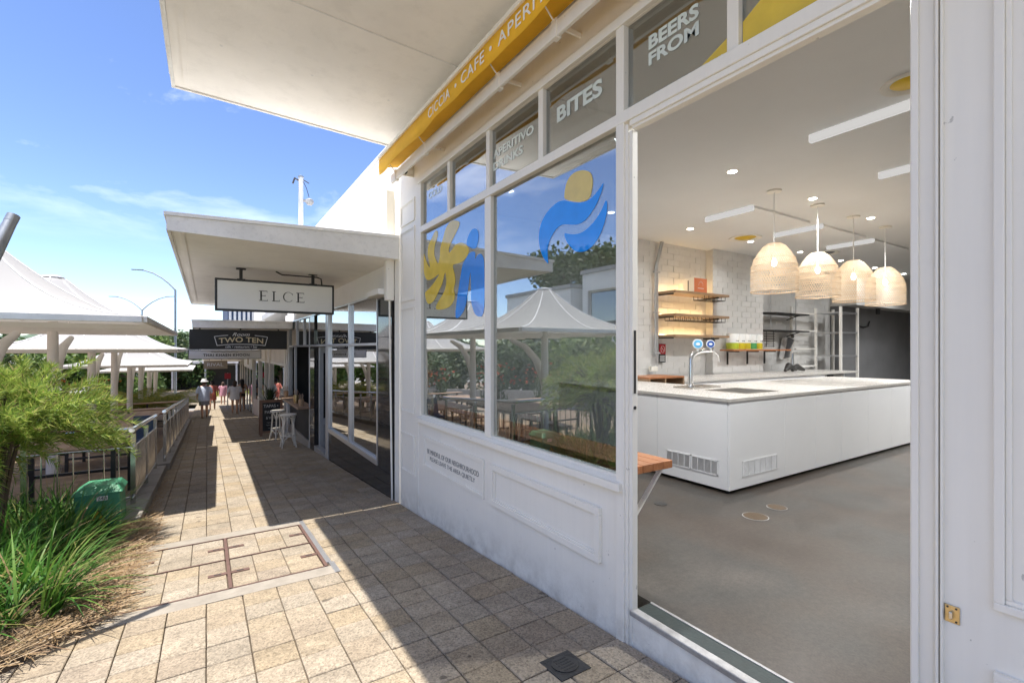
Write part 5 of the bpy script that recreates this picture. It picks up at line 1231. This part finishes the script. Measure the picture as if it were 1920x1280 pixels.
# ================================================================== people
def person(x, y, head, lb, top, hair, pose=0, shirt=(.62, 1.40, .25, .21), legs=None, hat=None, hairlen=.18, h=1.68, swim=None):
    z0 = gz(y); t = thing('person', (x, y, z0), lb, 'person')
    s = h/1.7; st_ = .14 if pose else .10
    V, E, RD = [], [], []
    def chain(pts, par=None):
        prev = par
        for (p, r) in pts:
            V.append((p[0]*s, p[1]*s, p[2]*s)); RD.append(r*s)
            if prev is not None: E.append((prev, len(V)-1))
            prev = len(V)-1
        return prev
    chain([((0, 0, .93), .145)]); pel = 0
    ch = chain([((0, .01, 1.10), .12), ((0, .01, 1.28), .135), ((0, .01, 1.40), .10), ((0, .02, 1.47), .055)], pel)
    chain([((0, .04, 1.56), .085), ((0, .05, 1.63), .098), ((0, .04, 1.69), .07)], ch); 
    chest = 2+1
    for sx in (-1, 1):
        dy = st_*sx*(1 if pose >= 0 else -1)
        chain([((sx*.095, 0, .86), .09), ((sx*.10, dy*.6, .50), .058), ((sx*.10, dy*.9-.02, .32), .055), ((sx*.10, dy-.05, .08), .038), ((sx*.10, dy+.06, .035), .036), ((sx*.105, dy+.14, .025), .028)], pel)
        el = (sx*.25, -.02-dy*.3, 1.13); ha = (sx*.27, .10-dy*.6, .90)
        e = chain([((sx*.12, .01, 1.40), .07), ((sx*.185, 0, 1.39), .056), (el, .042), ((ha[0]*.99, ha[1]*.8, .96), .028), (ha, .032)], chest)
        for k in range(4): chain([((ha[0]+.004*sx, ha[1]-.024+k*.016, .84), .009), ((ha[0]-.002*sx, ha[1]-.022+k*.016, .80+.006*abs(k-1)), .008)], e)
        chain([((ha[0]-.02*sx, ha[1]+.035, .86), .010), ((ha[0]-.022*sx, ha[1]+.045, .83), .008)], e)
    me = bpy.data.meshes.new('body'); me.from_pydata(V, E, []); me.materials.append(M['skin'])
    o = bpy.data.objects.new('body', me); col.objects.link(o); o.parent = t; o.rotation_euler = (0, 0, head)
    sk_ = o.modifiers.new('skin', 'SKIN'); sd = o.modifiers.new('sub', 'SUBSURF'); sd.levels = 1; sd.render_levels = 2
    for i, v in enumerate(me.skin_vertices[0].data): v.radius = (RD[i], RD[i]); v.use_root = (i == 0)
    def shell(prof, nm, mat, n=20, wob=.0):      # (z, rx, ry, cy)
        m = MB()
        for q, (z, rx, ry, cy) in enumerate(prof):
            for k in range(n):
                a = 2*math.pi*k/n; w_ = 1+wob*math.sin(5*a+q)*min(1, q/3)
                m.v.append((rx*w_*math.cos(a)*s, (cy+ry*w_*math.sin(a))*s, z*s))
        for q in range(len(prof)-1):
            for k in range(n): k2 = (k+1) % n; m.f.append((q*n+k, q*n+k2, (q+1)*n+k2, (q+1)*n+k))
        o = m.build(nm, mat, None, True); o.parent = t; o.rotation_euler = (0, 0, head); return o
    if top:
        a, b, rx, ry = shirt
        shell([(b+.05, .07, .07, .015), (b+.02, .20, .11, .01), (b-.08, .235, .145, .0), (b-.25, rx*.9, ry*.85, -.005), ((a+b)/2, rx*.93, ry*.9, -.01), (a+.08, rx, ry, -.015), (a, rx*1.02, ry*1.02, -.015)], 'shirt', top, 22, .05)
        for sx in (-1, 1):
            m = MB(); m.tube([(sx*.17*s, 0, 1.42*s), (sx*.235*s, -.01, 1.30*s), (sx*.265*s, -.015, 1.12*s)], [.075*s, .08*s, .085*s], 10, False); oo = m.build('sleeve', top, None, True); oo.parent = t; oo.rotation_euler = (0, 0, head)
    if legs:
        shell([(1.02, .165, .125, 0), (.90, .19, .15, 0), (.78, .205, .16, 0), (.58, .215, .165, 0)], 'shorts', legs, 20, .03)
    if swim:
        shell([(.97, .150, .135, 0), (.90, .17, .155, -.005), (.82, .16, .15, -.005)], 'swimwear', swim)
        shell([(1.30, .148, .132, .01), (1.24, .142, .128, .01)], 'swim_top', swim)
    shell([(1.735, .03, .03, .02), (1.72, .07, .075, .02), (1.66, .105, .115, .015), (1.60, .108, .112, 0), (1.54, .10, .085, -.02), (1.62-hairlen, .085, .05, -.06), (1.60-hairlen, .02, .02, -.06)], 'hair', hair)
    if hat:
        shell([(1.78, .03, .03, .03), (1.775, .09, .10, .03), (1.70, .118, .13, .03), (1.665, .125, .14, .03), (1.655, .16, .19, .03), (1.65, .15, .18, .03)], 'hat', hat)
    face = MB()          # eyes, nose and mouth on the front of the head
    m = MB()
    for sx in (-1, 1): m.disc((sx*.035*s, .138*s, 1.61*s), .011*s, (0, 1, 0), .004, 8, ry=.007*s)
    oo = m.build('eyes', 'hair_dark', None); oo.parent = t; oo.rotation_euler = (0, 0, head)
    return t
person(-.10, 26.2, .1, 'person in a loose pale striped shirt and white hat walking away beside the railing', 'cloth_stripe', 'hair_brown', 1, (.78, 1.40, .23, .18), 'cloth_grey', 'cloth_white', .05, 1.72)
person(1.20, 28.2, -.05, 'person with dark hair in a loose white blouse walking away', 'cloth_white', 'hair_brown', -1, (.74, 1.40, .235, .18), None, None, .22, 1.66)
person(1.62, 29.9, .1, 'person with long dark hair in black swimwear by the shop windows', None, 'hair_dark', 1, swim='cloth_black', hairlen=.32, h=1.74)
person(.28, 34.0, -.1, 'person in a reddish top partly behind the striped shirt', 'cloth_red', 'hair_dark', 1, (.86, 1.40, .2, .16), 'cloth_red', None, .1, 1.72)
person(1.02, 42.0, .0, 'person in a pink patterned dress farthest down the footpath', 'cloth_pink', 'hair_brown', -1, (.66, 1.40, .25, .2), None, None, .25, 1.66)

# ================================================================== planting
def blade(m, base, d, L, w, droop, seg=5, rnd=rnd, up=1.0):
    """one strap leaf as a folded ribbon"""
    p = Vector(base); dirv = Vector((d[0], d[1], up)).normalized(); sd = Vector((-d[1], d[0], 0))
    if sd.length < 1e-4: sd = Vector((1, 0, 0))
    sd.normalize(); b = len(m.v); st_ = L/seg
    for k in range(seg+1):
        f = k/seg; ww = w*(1-f**2.2)*.5+.0004
        m.v += [tuple(p-sd*ww), tuple(p+sd*ww)]
        p = p+dirv*st_; dirv = (dirv+Vector((d[0]*.12, d[1]*.12, -droop))).normalized()
    for k in range(seg): q = b+2*k; m.f.append((q, q+1, q+3, q+2))
rg = random.Random(21)
m = MB(); dry = MB()
clumps = []
for _ in range(1600):
    x = rg.uniform(-3.2, -.72); y = rg.uniform(3.3, 7.2)
    if not bed_side(x+.22, y) or (x > -1.25 and 6.45 < y < 7.0 and x < -.7): continue
    if y < 5.9 and not bed_side(x+.36+.14*math.sin(y*4), y): continue
    if all((x-a)**2+(y-b)**2 > .030 for a, b in clumps): clumps.append((x, y))
for (x, y) in clumps:
    n = rg.randint(30, 44); hh = rg.uniform(.36, .66)
    for k in range(n):
        a = rg.uniform(0, 2*math.pi); sp = rg.uniform(.15, 1.0)
        if x > -1.0: a = rg.uniform(-1.2, 1.2)
        L = hh*rg.uniform(.7, 1.25); z = gz(y)+.03
        (m if rg.random() > .04 else dry) and blade(m if rg.random() > .05 else dry, (x+rg.uniform(-.05, .05), y+rg.uniform(-.05, .05), z), (math.cos(a)*sp, math.sin(a)*sp), L, rg.uniform(.010, .020), rg.uniform(.08, .30), 6)
tag(m.build('strap_leaf_grass', 'leaf_grass', smooth=True), 'dense green strap leaf grass filling the garden bed', 'grass', kind='stuff')
# dead leaf litter and straw along the bed edge
for _ in range(3400):
    y = rg.uniform(3.2, 6.7); e = -.56 if y > 4.11 else (-.54-(4.11-y)*.88 if y > 3.64 else -.95-(3.64-y)*1.35)
    x = e - abs(rg.gauss(0, .25)) + rg.uniform(-.02, .05)
    a = rg.uniform(0, 6.28) if rg.random() < .75 else rg.gauss(.35, .35); L = rg.uniform(.05, .26); w = rg.uniform(.003, .008)
    z = gz(y)+.022+.04*min(1, max(0, (-.52-x)/.7))+rg.uniform(0, .03); c, s_ = math.cos(a), math.sin(a); t1 = rg.uniform(-.03, .05)
    dry.quad((x-s_*w/2, y+c*w/2, z), (x+s_*w/2, y-c*w/2, z), (x+c*L+s_*w/3, y+s_*L-c*w/3, z+t1-SL*s_*L), (x+c*L-s_*w/3, y+s_*L+c*w/3, z+t1+.003-SL*s_*L))
for _ in range(700):       # small litter drifting along the kerb and joints
    y = rg.uniform(5.6, 9.5); x = -.60+abs(rg.gauss(0, .06)); a = rg.uniform(0, 6.28); L = rg.uniform(.015, .05); w = rg.uniform(.006, .015); c, s_ = math.cos(a), math.sin(a); z = gz(y)+rg.uniform(.003, .012)
    dry.quad((x-s_*w/2, y+c*w/2, z), (x+s_*w/2, y-c*w/2, z), (x+c*L+s_*w/3, y+s_*L-c*w/3, z+.006), (x+c*L-s_*w/3, y+s_*L+c*w/3, z+.006))
tag(dry.build('dry_leaf_litter', 'leaf_straw'), 'dry straw and dead leaves along the edge of the bed', 'leaf litter', kind='stuff')

# feathery shrub
def shrub(name, lb, cx, cy, zb, zc, rx, ry, rz, nspray, mat, seed, leaf=.065, w=.0035, per=34):
    g = random.Random(seed); t = thing(name, (cx, cy, zb), lb, 'shrub'); st_ = MB(); fo = MB()
    tips = []
    for k in range(nspray):
        while True:
            u, v, q = g.uniform(-1, 1), g.uniform(-1, 1), g.uniform(-1, 1)
            if .10 < u*u+v*v+q*q < 1: break
        lump = 1+.22*math.sin(3*u+2*v+seed)+.15*math.sin(5*q+u*4)
        tips.append(Vector((cx+u*rx*lump, cy+v*ry*lump, zc+q*rz*lump)))
    forks = [Vector((cx+g.uniform(-.35, .35)*rx, cy+g.uniform(-.35, .35)*ry, zc+g.uniform(-.7, .1)*rz)) for _ in range(14)]
    for f in forks: st_.tube([(cx+g.uniform(-.05, .05), cy+g.uniform(-.05, .05), zb-.05), Vector((cx, cy, zb))*.4+f*.6+Vector((0, 0, .05)), f], [.028, .018, .011], 6)
    for p in tips:
        f = min(forks, key=lambda a: (a-p).length)
        d = (p-f); d.z += .12*d.length; d.normalize(); L = g.uniform(.16, .30)
        if g.random() < .5: st_.tube([f, (f+p)/2+Vector((0, 0, .03)), p], [.008, .005, .003], 4)
        sd = d.orthogonal().normalized(); s2_ = d.cross(sd)
        for k in range(per):
            fr = k/per; o_ = p+d*L*fr+Vector((0, 0, -.10*fr*fr)); a = g.uniform(0, 6.28)
            nd = (d*1.0+(sd*math.cos(a)+s2_*math.sin(a))*1.0).normalized(); ll = leaf*(1.15-fr*.5)*g.uniform(.7, 1.3)
            e = o_+nd*ll; pe = nd.cross(Vector((g.uniform(-1, 1), g.uniform(-1, 1), g.uniform(-1, 1)))).normalized()*w
            fo.v += [tuple(o_-pe), tuple(o_+pe), tuple(e)]; n_ = len(fo.v); fo.f.append((n_-3, n_-2, n_-1))
    st_.build('stem', 'bark', t, True); fo.build('foliage', mat, t)
    return t
shrub('feathery_shrub', 'big feathery lime green shrub in the bed before the railing', -1.62, 6.0, gz(6.0), .86, .74, .60, .50, 700, 'leaf_grevillea', 4, .105, .0045, 46)
# dark cane stems below the shrub
t = thing('dark_stem_plant', (-1.9, 6.2, gz(6.2)), 'dark upright stems rising below the feathery shrub at the left', 'plant'); m = MB()
for k in range(6): x = -2.15+k*.10; m.tube([(x, 5.7+.06*k, gz(5.8)), (x-.05+.02*k, 5.72+.06*k, gz(5.8)+.75)], [.022, .016], 8)
m.build('stem', 'black_metal', t, True)
# red flowering shrubs and dry twigs deeper in the court
def flower_plant(x, y, lb, seed, r=.55, h=1.5):
    g = random.Random(seed); z = gz(y)-.06; t = thing('flowering_plant', (x, y, z), lb, 'plant', 'red flowering plants in the court')
    fo = MB(); pe = MB(); pot = MB()
    for k in range(150):
        a = g.uniform(0, 6.28); sp = g.uniform(.1, .9); blade(fo, (x+g.uniform(-.3, .3)*r, y+g.uniform(-.3, .3)*r, z+h*g.uniform(.25, .75)), (math.cos(a)*sp, math.sin(a)*sp), g.uniform(.25, .5), g.uniform(.03, .06), g.uniform(.15, .35), 4)
    for k in range(26):
        a = g.uniform(0, 6.28); q = r*g.uniform(.2, 1.0); c = Vector((x+q*math.cos(a), y+q*math.sin(a), z+h*g.uniform(.7, 1.08)))
        for j in range(9): b = g.uniform(0, 6.28); blade(pe, c, (math.cos(b)*.8, math.sin(b)*.8), g.uniform(.06, .13), .03, .25, 3)
    st_ = MB(); st_.tube([(x, y, z), (x, y, z+h*.7)], [.05, .03], 8); st_.build('stem', 'bark', t, True); fo.build('foliage', 'leaf_tree', t, True); pe.build('flowers', 'petal_red', t, True)
for k, (x, y, lb) in enumerate(((-3.3, 12.2, 'red flowering plant just behind the feathery shrub'), (-4.3, 14.5, 'red flowering plant left of the first umbrella mast'), (-3.2, 17.9, 'red flowering plant between the umbrella masts'), (-5.6, 13.2, 'red flowering plant at the left edge of the court'), (-3.1, 21.5, 'red flowering plant before the golden palms'), (-4.6, 19.2, 'red flowering plant deep under the second umbrella'))): flower_plant(x, y, lb, 40+k, .75, 1.75)
t = thing('dry_twigs', (-2.0, 7.0, gz(7)), 'bare pale dry twigs sticking out above the feathery shrub', 'plant'); g = random.Random(8); m = MB()
for k in range(26):
    x, y = g.uniform(-2.6, -1.3), g.uniform(6.2, 6.9); z = gz(y)+1.35; a = g.uniform(-1, 1); m.tube([(x, y, z), (x+.12*a, y, z+.22), (x+.3*a, y+.03, z+g.uniform(.3, .5))], [.006, .004, .002], 4)
m.build('twigs', 'twig_dry', t, True)
def frond_plant(x, y, lb, seed, n=16, L=1.1, h=.5, mat='leaf_palm', z=None, name='cane_palm', cat='palm', grp='golden palms in the court'):
    g = random.Random(seed); z = (gz(y)-.06) if z is None else z; t = thing(name, (x, y, z), lb, cat, grp); fo = MB(); st_ = MB()
    for k in range(n):
        a = 2*math.pi*k/n+g.uniform(-.2, .2); sp = g.uniform(.25, .9); p = Vector((x+.1*math.cos(a), y+.1*math.sin(a), z+h*g.uniform(.6, 1.1))); d = Vector((math.cos(a)*sp, math.sin(a)*sp, 1)).normalized(); pts = [p.copy()]
        for q in range(12):
            p = p+d*L/12; d = (d+Vector((math.cos(a)*.06, math.sin(a)*.06, -.13))).normalized(); pts.append(p.copy())
        st_.tube([(x, y, z), pts[0]]+pts[3::3], [.02, .012]+[.006]*len(pts[3::3]), 5)
        sd = Vector((-math.sin(a), math.cos(a), 0))
        for q in range(1, 13):
            for sg in (-1, 1):
                for e_ in (0, .5):
                    ll = .30*L*math.sin(math.pi*(q+.6+e_)/15)+.04; b = pts[q]+(pts[min(q+1, 12)]-pts[q])*e_; dd = (sd*sg+d*.5+Vector((0, 0, -.25+g.uniform(-.15, .15)))).normalized(); pr_ = (pts[q]-pts[q-1]).normalized()*.014
                    fo.v += [tuple(b-pr_), tuple(b+pr_), tuple(b+dd*ll)]; n_ = len(fo.v); fo.f.append((n_-3, n_-2, n_-1))
    st_.build('stem', 'leaf_bright', t, True); fo.build('fronds', mat, t)
for k, (x, y, lb) in enumerate(((-2.9, 25.4, 'golden cane palm left of the group past the railing'), (-2.1, 25.9, 'golden cane palm in the middle of the group past the railing'), (-1.4, 26.6, 'golden cane palm at the end of the railing'), (-3.8, 26.4, 'golden cane palm deepest in the court'), (-2.6, 27.6, 'golden cane palm behind the others'))): frond_plant(x, y, lb, 60+k, 22, 1.5, .7)
# yucca by the chalkboard
t = thing('yucca', (1.72, 17.2, gz(17.2)), 'spiky dark yucca in a pot behind the chalkboard', 'plant'); m = MB(); g = random.Random(9); z = gz(17.2)
for k in range(110):
    a = g.uniform(0, 6.28); sp = g.uniform(.1, .8); blade(m, (1.72, 17.2, z+.45+g.uniform(0, .55)), (math.cos(a)*sp, math.sin(a)*sp), g.uniform(.4, .75), .04, .05, 4)
m.build('leaves', 'leaf_yucca', t, True); m = MB(); m.tube([(1.72, 17.2, z+.3), (1.72, 17.2, z+1.0)], .04, 8); m.build('trunk', 'bark', t, True); m = MB(); m.lathe([(.16, 0), (.22, .4), (.20, .42)], (1.72, 17.2, z), 20); m.build('pot', 'pink_tile', t, True)

# ---- trees
def tree(name, lb, x, y, z, h, r, seed, mat='leaf_tree', nl=2600, ls=.22, cat='tree', grp=None, thr=.35):
    g = random.Random(seed); t = thing(name, (x, y, z), lb, cat, grp); tr_ = MB(); fo = MB()
    tr_.tube([(x, y, z-.2), (x+.05*h*.1, y, z+h*.3), (x, y, z+h*.62)], [h*.030, h*.022, h*.012], 8)
    lobes = []
    for k in range(13):
        a = g.uniform(0, 6.28); q = r*g.uniform(.15, .75); c = Vector((x+q*math.cos(a), y+q*math.sin(a), z+h*g.uniform(thr+.08, .92))); lobes.append((c, r*g.uniform(.28, .50)))
        tr_.tube([(x, y, z+h*g.uniform(.2, .45)), (Vector((x, y, z+h*.5))+c)/2, c], [h*.012, h*.008, h*.004], 5)
    for k in range(nl):
        c, q = g.choice(lobes); d = Vector((g.gauss(0, 1), g.gauss(0, 1), g.gauss(0, .8))).normalized()*q*g.uniform(.55, 1.08); p = c+d
        u = Vector((g.gauss(0, 1), g.gauss(0, 1), g.gauss(0, 1))).normalized(); v = u.orthogonal().normalized(); s_ = ls*g.uniform(.6, 1.3)
        fo.v += [tuple(p-u*s_*.5), tuple(p+v*s_*.28), tuple(p+u*s_*.5), tuple(p-v*s_*.28)]; n_ = len(fo.v); fo.f.append((n_-4, n_-3, n_-2, n_-1))
    tr_.build('trunk', 'bark', t, True); fo.build('crown', mat, t)
    return t
TR = [(-5.2, 42, 6.0, 2.8, 'leaf_bright', 'bright green tree behind the umbrellas right of the street lamp'), (-9.5, 33, 4.6, 2.8, 'leaf_tree', 'bushy tree behind the second umbrella'), (-14, 36, 5.2, 3.2, 'leaf_tree', 'bushy dark tree behind the court on the left'), (-8.5, 46, 5.6, 3.0, 'leaf_bright', 'green tree behind the third umbrella'), (-17, 30, 5, 3.0, 'leaf_bright', 'green tree at the left end of the court'), (-2.6, 56, 6.2, 3.0, 'leaf_tree', 'dark tree at the end of the street'), (3.4, 66, 7, 3.4, 'leaf_bright', 'tree at the far end behind the end shop'), (-12.5, 24, 3.6, 2.4, 'leaf_tree', 'low tree beyond the court wall'), (-11.8, 18, 3.2, 2.2, 'leaf_bright', 'low bushy tree beside the court wall')]
for k, (x, y, h, r, mt, lb) in enumerate(TR): tree('street_tree', lb, x, y, gz(y)-.2, h, r, 80+k, mt, 5200, .34, grp='trees around the court', thr=.2)
t = MB(); g = random.Random(6)      # clipped bright shrub at the crossing
frond_plant(.45, 47, 'bright lime shrub at the far crossing beside the walkers', 77, 26, 1.0, .5, 'leaf_palm', gz(46), 'lime_shrub', 'shrub', None)

# ---- street lamps
def lamp(x, y, lb, two, H):
    z = gz(min(y, 46))-.2; t = thing('street_lamp', (x, y, z), lb, 'street lamp'); m = MB(); m.tube([(x, y, z), (x, y, z+H*.85)], [.10, .075], 10); m.build('pole', 'galv', t, True)
    R_ = Vector((math.cos(HEAD), -math.sin(HEAD), 0))
    for sg in ((-1, 1) if two else (-1,)):
        L = 3.4 if not two else 3.6
        b = Vector((x, y, z+H*.85)); pts = [b+R_*sg*L*f+Vector((0, 0, H*.15*(1-(1-f)**2.4))) for f in (0, .05, .15, .3, .5, .72)]
        m = MB(); m.tube(pts, [.07, .065, .06, .055, .05, .045], 8); a = m.build('arm', 'galv', t, True)
        e = pts[-1]; m = MB(); m.hexa([e+Vector(q) for q in ((0, -.12, -.03), (0, .12, -.03), (0, .12, .05), (0, -.12, .05))] + [e+R_*sg*L*.28+Vector((0, 0, .05))+Vector(q) for q in ((0, -.12, -.03), (0, .12, -.03), (0, .12, .03), (0, -.12, .03))]); m.build('lamp_head', 'galv', a)
lamp(-2.05, 45, 'tall grey street lamp with a single curved arm', False, 10.7); lamp(-5.9, 65, 'grey street lamp with two arms spreading like a fork', True, 10.3)

# ---- hill and far street
mb = MB(); n = 60
for i in range(n+1):
    x = -260+400*i/n
    hgt = 6+14*math.exp(-((x+20)/45)**2)+10*math.exp(-((x+150)/60)**2)+3*math.sin(x*.11)+1.5*math.sin(x*.37)
    mb.v += [(x, 330, gz(46)-4), (x, 400, gz(46)+hgt*.62), (x, 460, gz(46)+hgt)]
for i in range(n):
    for k in range(2): b = 3*i+k; mb.f.append((b, b+3, b+4, b+1))
struct(mb.build('hill', 'hill', smooth=True))
t = thing('end_shop', (-2, 58, gz(46)), 'shaded shop across the end of the street with a dark open front', 'shopfront')
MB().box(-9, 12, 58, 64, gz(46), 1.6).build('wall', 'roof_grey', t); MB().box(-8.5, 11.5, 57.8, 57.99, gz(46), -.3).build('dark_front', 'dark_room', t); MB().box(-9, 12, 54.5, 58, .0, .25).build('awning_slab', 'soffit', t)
for k in range(8): MB().box(-8+k*2.6, -7.85+k*2.6, 54.6, 54.75, gz(46), -.01).build('post', 'grey_frame', t)
t = thing('planter_wall', (-2.5, 47.5, gz(46)), 'raised grey planter wall at the far crossing', 'planter'); MB().box(-5.8, .1, 47.2, 48.6, gz(46), gz(46)+.95).build('wall', 'concrete_kerb', t, bevel=.02); MB().box(-5.7, 0, 47.3, 48.5, gz(46)+.951, gz(46)+.97).build('soil', 'earth', t)

# ---- white commercial buildings across the street (they show in the window reflections)
def block(x0, x1, y0, y1, z1, lb, wins):
    t = thing('commercial_building', ((x0+x1)/2, (y0+y1)/2, gz(y0)-1), lb, 'building', 'white buildings across the street'); z0 = gz(y1)-2
    MB().box(x0, x1-.25, y0, y1, z0, z1).build('wall', 'white_render', t); MB().box(x0-.1, x1+.12, y0-.1, y1+.1, z1+.001, z1+.25).build('roof', 'roof_grey', t)
    for (a, b, c, d) in wins:
        w_ = MB().box(x1-.24, x1-.20, a, b, c, d).build('window', 'dark_room', t); MB().box(x1-.19, x1-.18, a+.05, b-.05, c+.05, d-.05).build('pane', 'dark_glass', w_)
    m = MB(); m.box(x1-.24, x1, y0, y0+.5, z0, z1); m.box(x1-.24, x1, y1-.5, y1, z0, z1); m.box(x1-.24, x1, y0+.5, y1-.5, z1-1.1, z1); m.build('frame_wall', 'white_render', t)
block(-26, -16, 24.2, 32, 5.4, 'white two storey building across the court with dark band of windows', [(24.8, 27.4, 2.0, 4.2), (27.5, 31.4, 2.0, 4.2), (25, 31, -1.2, 1.2)])
block(-27, -16.5, 12.5, 23.6, 6.2, 'larger white building across the court with big dark windows', [(13.2, 17.4, 2.2, 5.0), (17.6, 23.0, 2.2, 5.0), (13.2, 23.0, -1.0, 1.4)])
block(-27, -15.5, -2, 11.5, 5.6, 'low white building opposite the cafe', [(-1, 4.4, 2, 4.4), (4.6, 10.8, 2, 4.4), (-1, 10.8, -.8, 1.4)])
for k, (x, y, h, lb) in enumerate(((-31, 34, 15.5, 'tall tree between the white buildings on the hillside across the court'), (-30, 40, 16.5, 'tall tree behind the two storey white building'), (-33, 47, 17, 'tallest tree at the far end behind the white buildings'), (-32, 28, 15, 'tall tree behind the larger white building'))): tree('hillside_tree', lb, x, y, gz(y)-1, h, 5.2, 120+k, 'leaf_tree', 4000, .6, grp='trees behind the white buildings')

# ---- parked cars seen in the mirror glass
def car():
    t = thing('parked_car', (0, 0, 0), 'x', 'car', 'white cars parked beyond the court')
    def loft(secs, nm, mat):      # secs: (y, halfwidth bottom, halfwidth top, z0, z1)
        m = MB()
        for (y, wb, wt, z0, z1) in secs: m.v += [(-wb, y, z0), (wb, y, z0), (wb, y, z0+(z1-z0)*.55), (wt, y, z1), (-wt, y, z1), (-wb, y, z0+(z1-z0)*.55)]
        for k in range(len(secs)-1):
            for q in range(6): q2 = (q+1) % 6; m.f.append((k*6+q, k*6+q2, k*6+6+q2, k*6+6+q))
        m.f += [tuple(range(5, -1, -1)), tuple((len(secs)-1)*6+q for q in range(6))]
        o = m.build(nm, mat, None, False, .04); o.parent = t; return o
    loft([(-2.3, .80, .74, .45, .95), (-2.1, .90, .84, .35, 1.05), (-1.1, .92, .86, .33, 1.10), (1.2, .92, .86, .33, 1.10), (2.2, .90, .82, .35, 1.04), (2.35, .80, .74, .45, .92)], 'body', 'car_white')
    loft([(-2.0, .80, .78, 1.06, 1.10), (-1.7, .80, .70, 1.06, 1.74), (.5, .80, .70, 1.06, 1.78), (1.15, .80, .76, 1.06, 1.10)], 'cabin', 'car_white')
    for sx in (-1, 1):
        for (a, b) in ((-1.5, -.6), (-.5, .35)):
            m = MB(); m.hexa([(sx*.805, a, 1.14), (sx*.815, a, 1.14), (sx*.815, b, 1.14), (sx*.805, b, 1.14), (sx*.735, a+.08, 1.62), (sx*.745, a+.08, 1.62), (sx*.745, b-.06, 1.62), (sx*.735, b-.06, 1.62)]); o = m.build('side_window', 'granite_black', None); o.parent = t
        for y in (-1.4, 1.4):
            m = MB(); m.disc((sx*.72, y, .36), .36, (sx, 0, 0), .22, 24); o = m.build('wheel', 'rubber', None); o.parent = t
            m = MB(); m.disc((sx*.942, y, .36), .22, (sx, 0, 0), .01, 18); q = m.build('rim', 'aluminium', None); q.parent = o
        m = MB(); m.box(sx*.55-.16, sx*.55+.16, 2.30, 2.37, .72, .86); o = m.build('headlight', 'chrome', None); o.parent = t
    m = MB(); m.hexa([(-.68, .66, 1.64), (.68, .66, 1.64), (.72, 1.10, 1.14), (-.72, 1.10, 1.14), (-.68, .68, 1.66), (.68, .68, 1.66), (.72, 1.13, 1.15), (-.72, 1.13, 1.15)]); o = m.build('windscreen', 'granite_black', None); o.parent = t
    m = MB(); m.box(-.5, .5, 2.33, 2.375, .5, .68); o = m.build('grille', 'black_metal', None); o.parent = t
    return t
cr = car(); cz = gz(46)+.62
for i, (x, y, a, lb) in enumerate(((-11.5, 38, -1.9, 'white four wheel drive parked nearest the court'), (-12.5, 42.5, -1.9, 'white car parked beside the four wheel drive'), (-13.5, 47, -1.9, 'white car parked farthest from the court'))):
    o = cr if i == 0 else copy_tree(cr)
    o.location = (x, y, gz(y)-.34); o.rotation_euler = (0, 0, a); o['label'] = lb
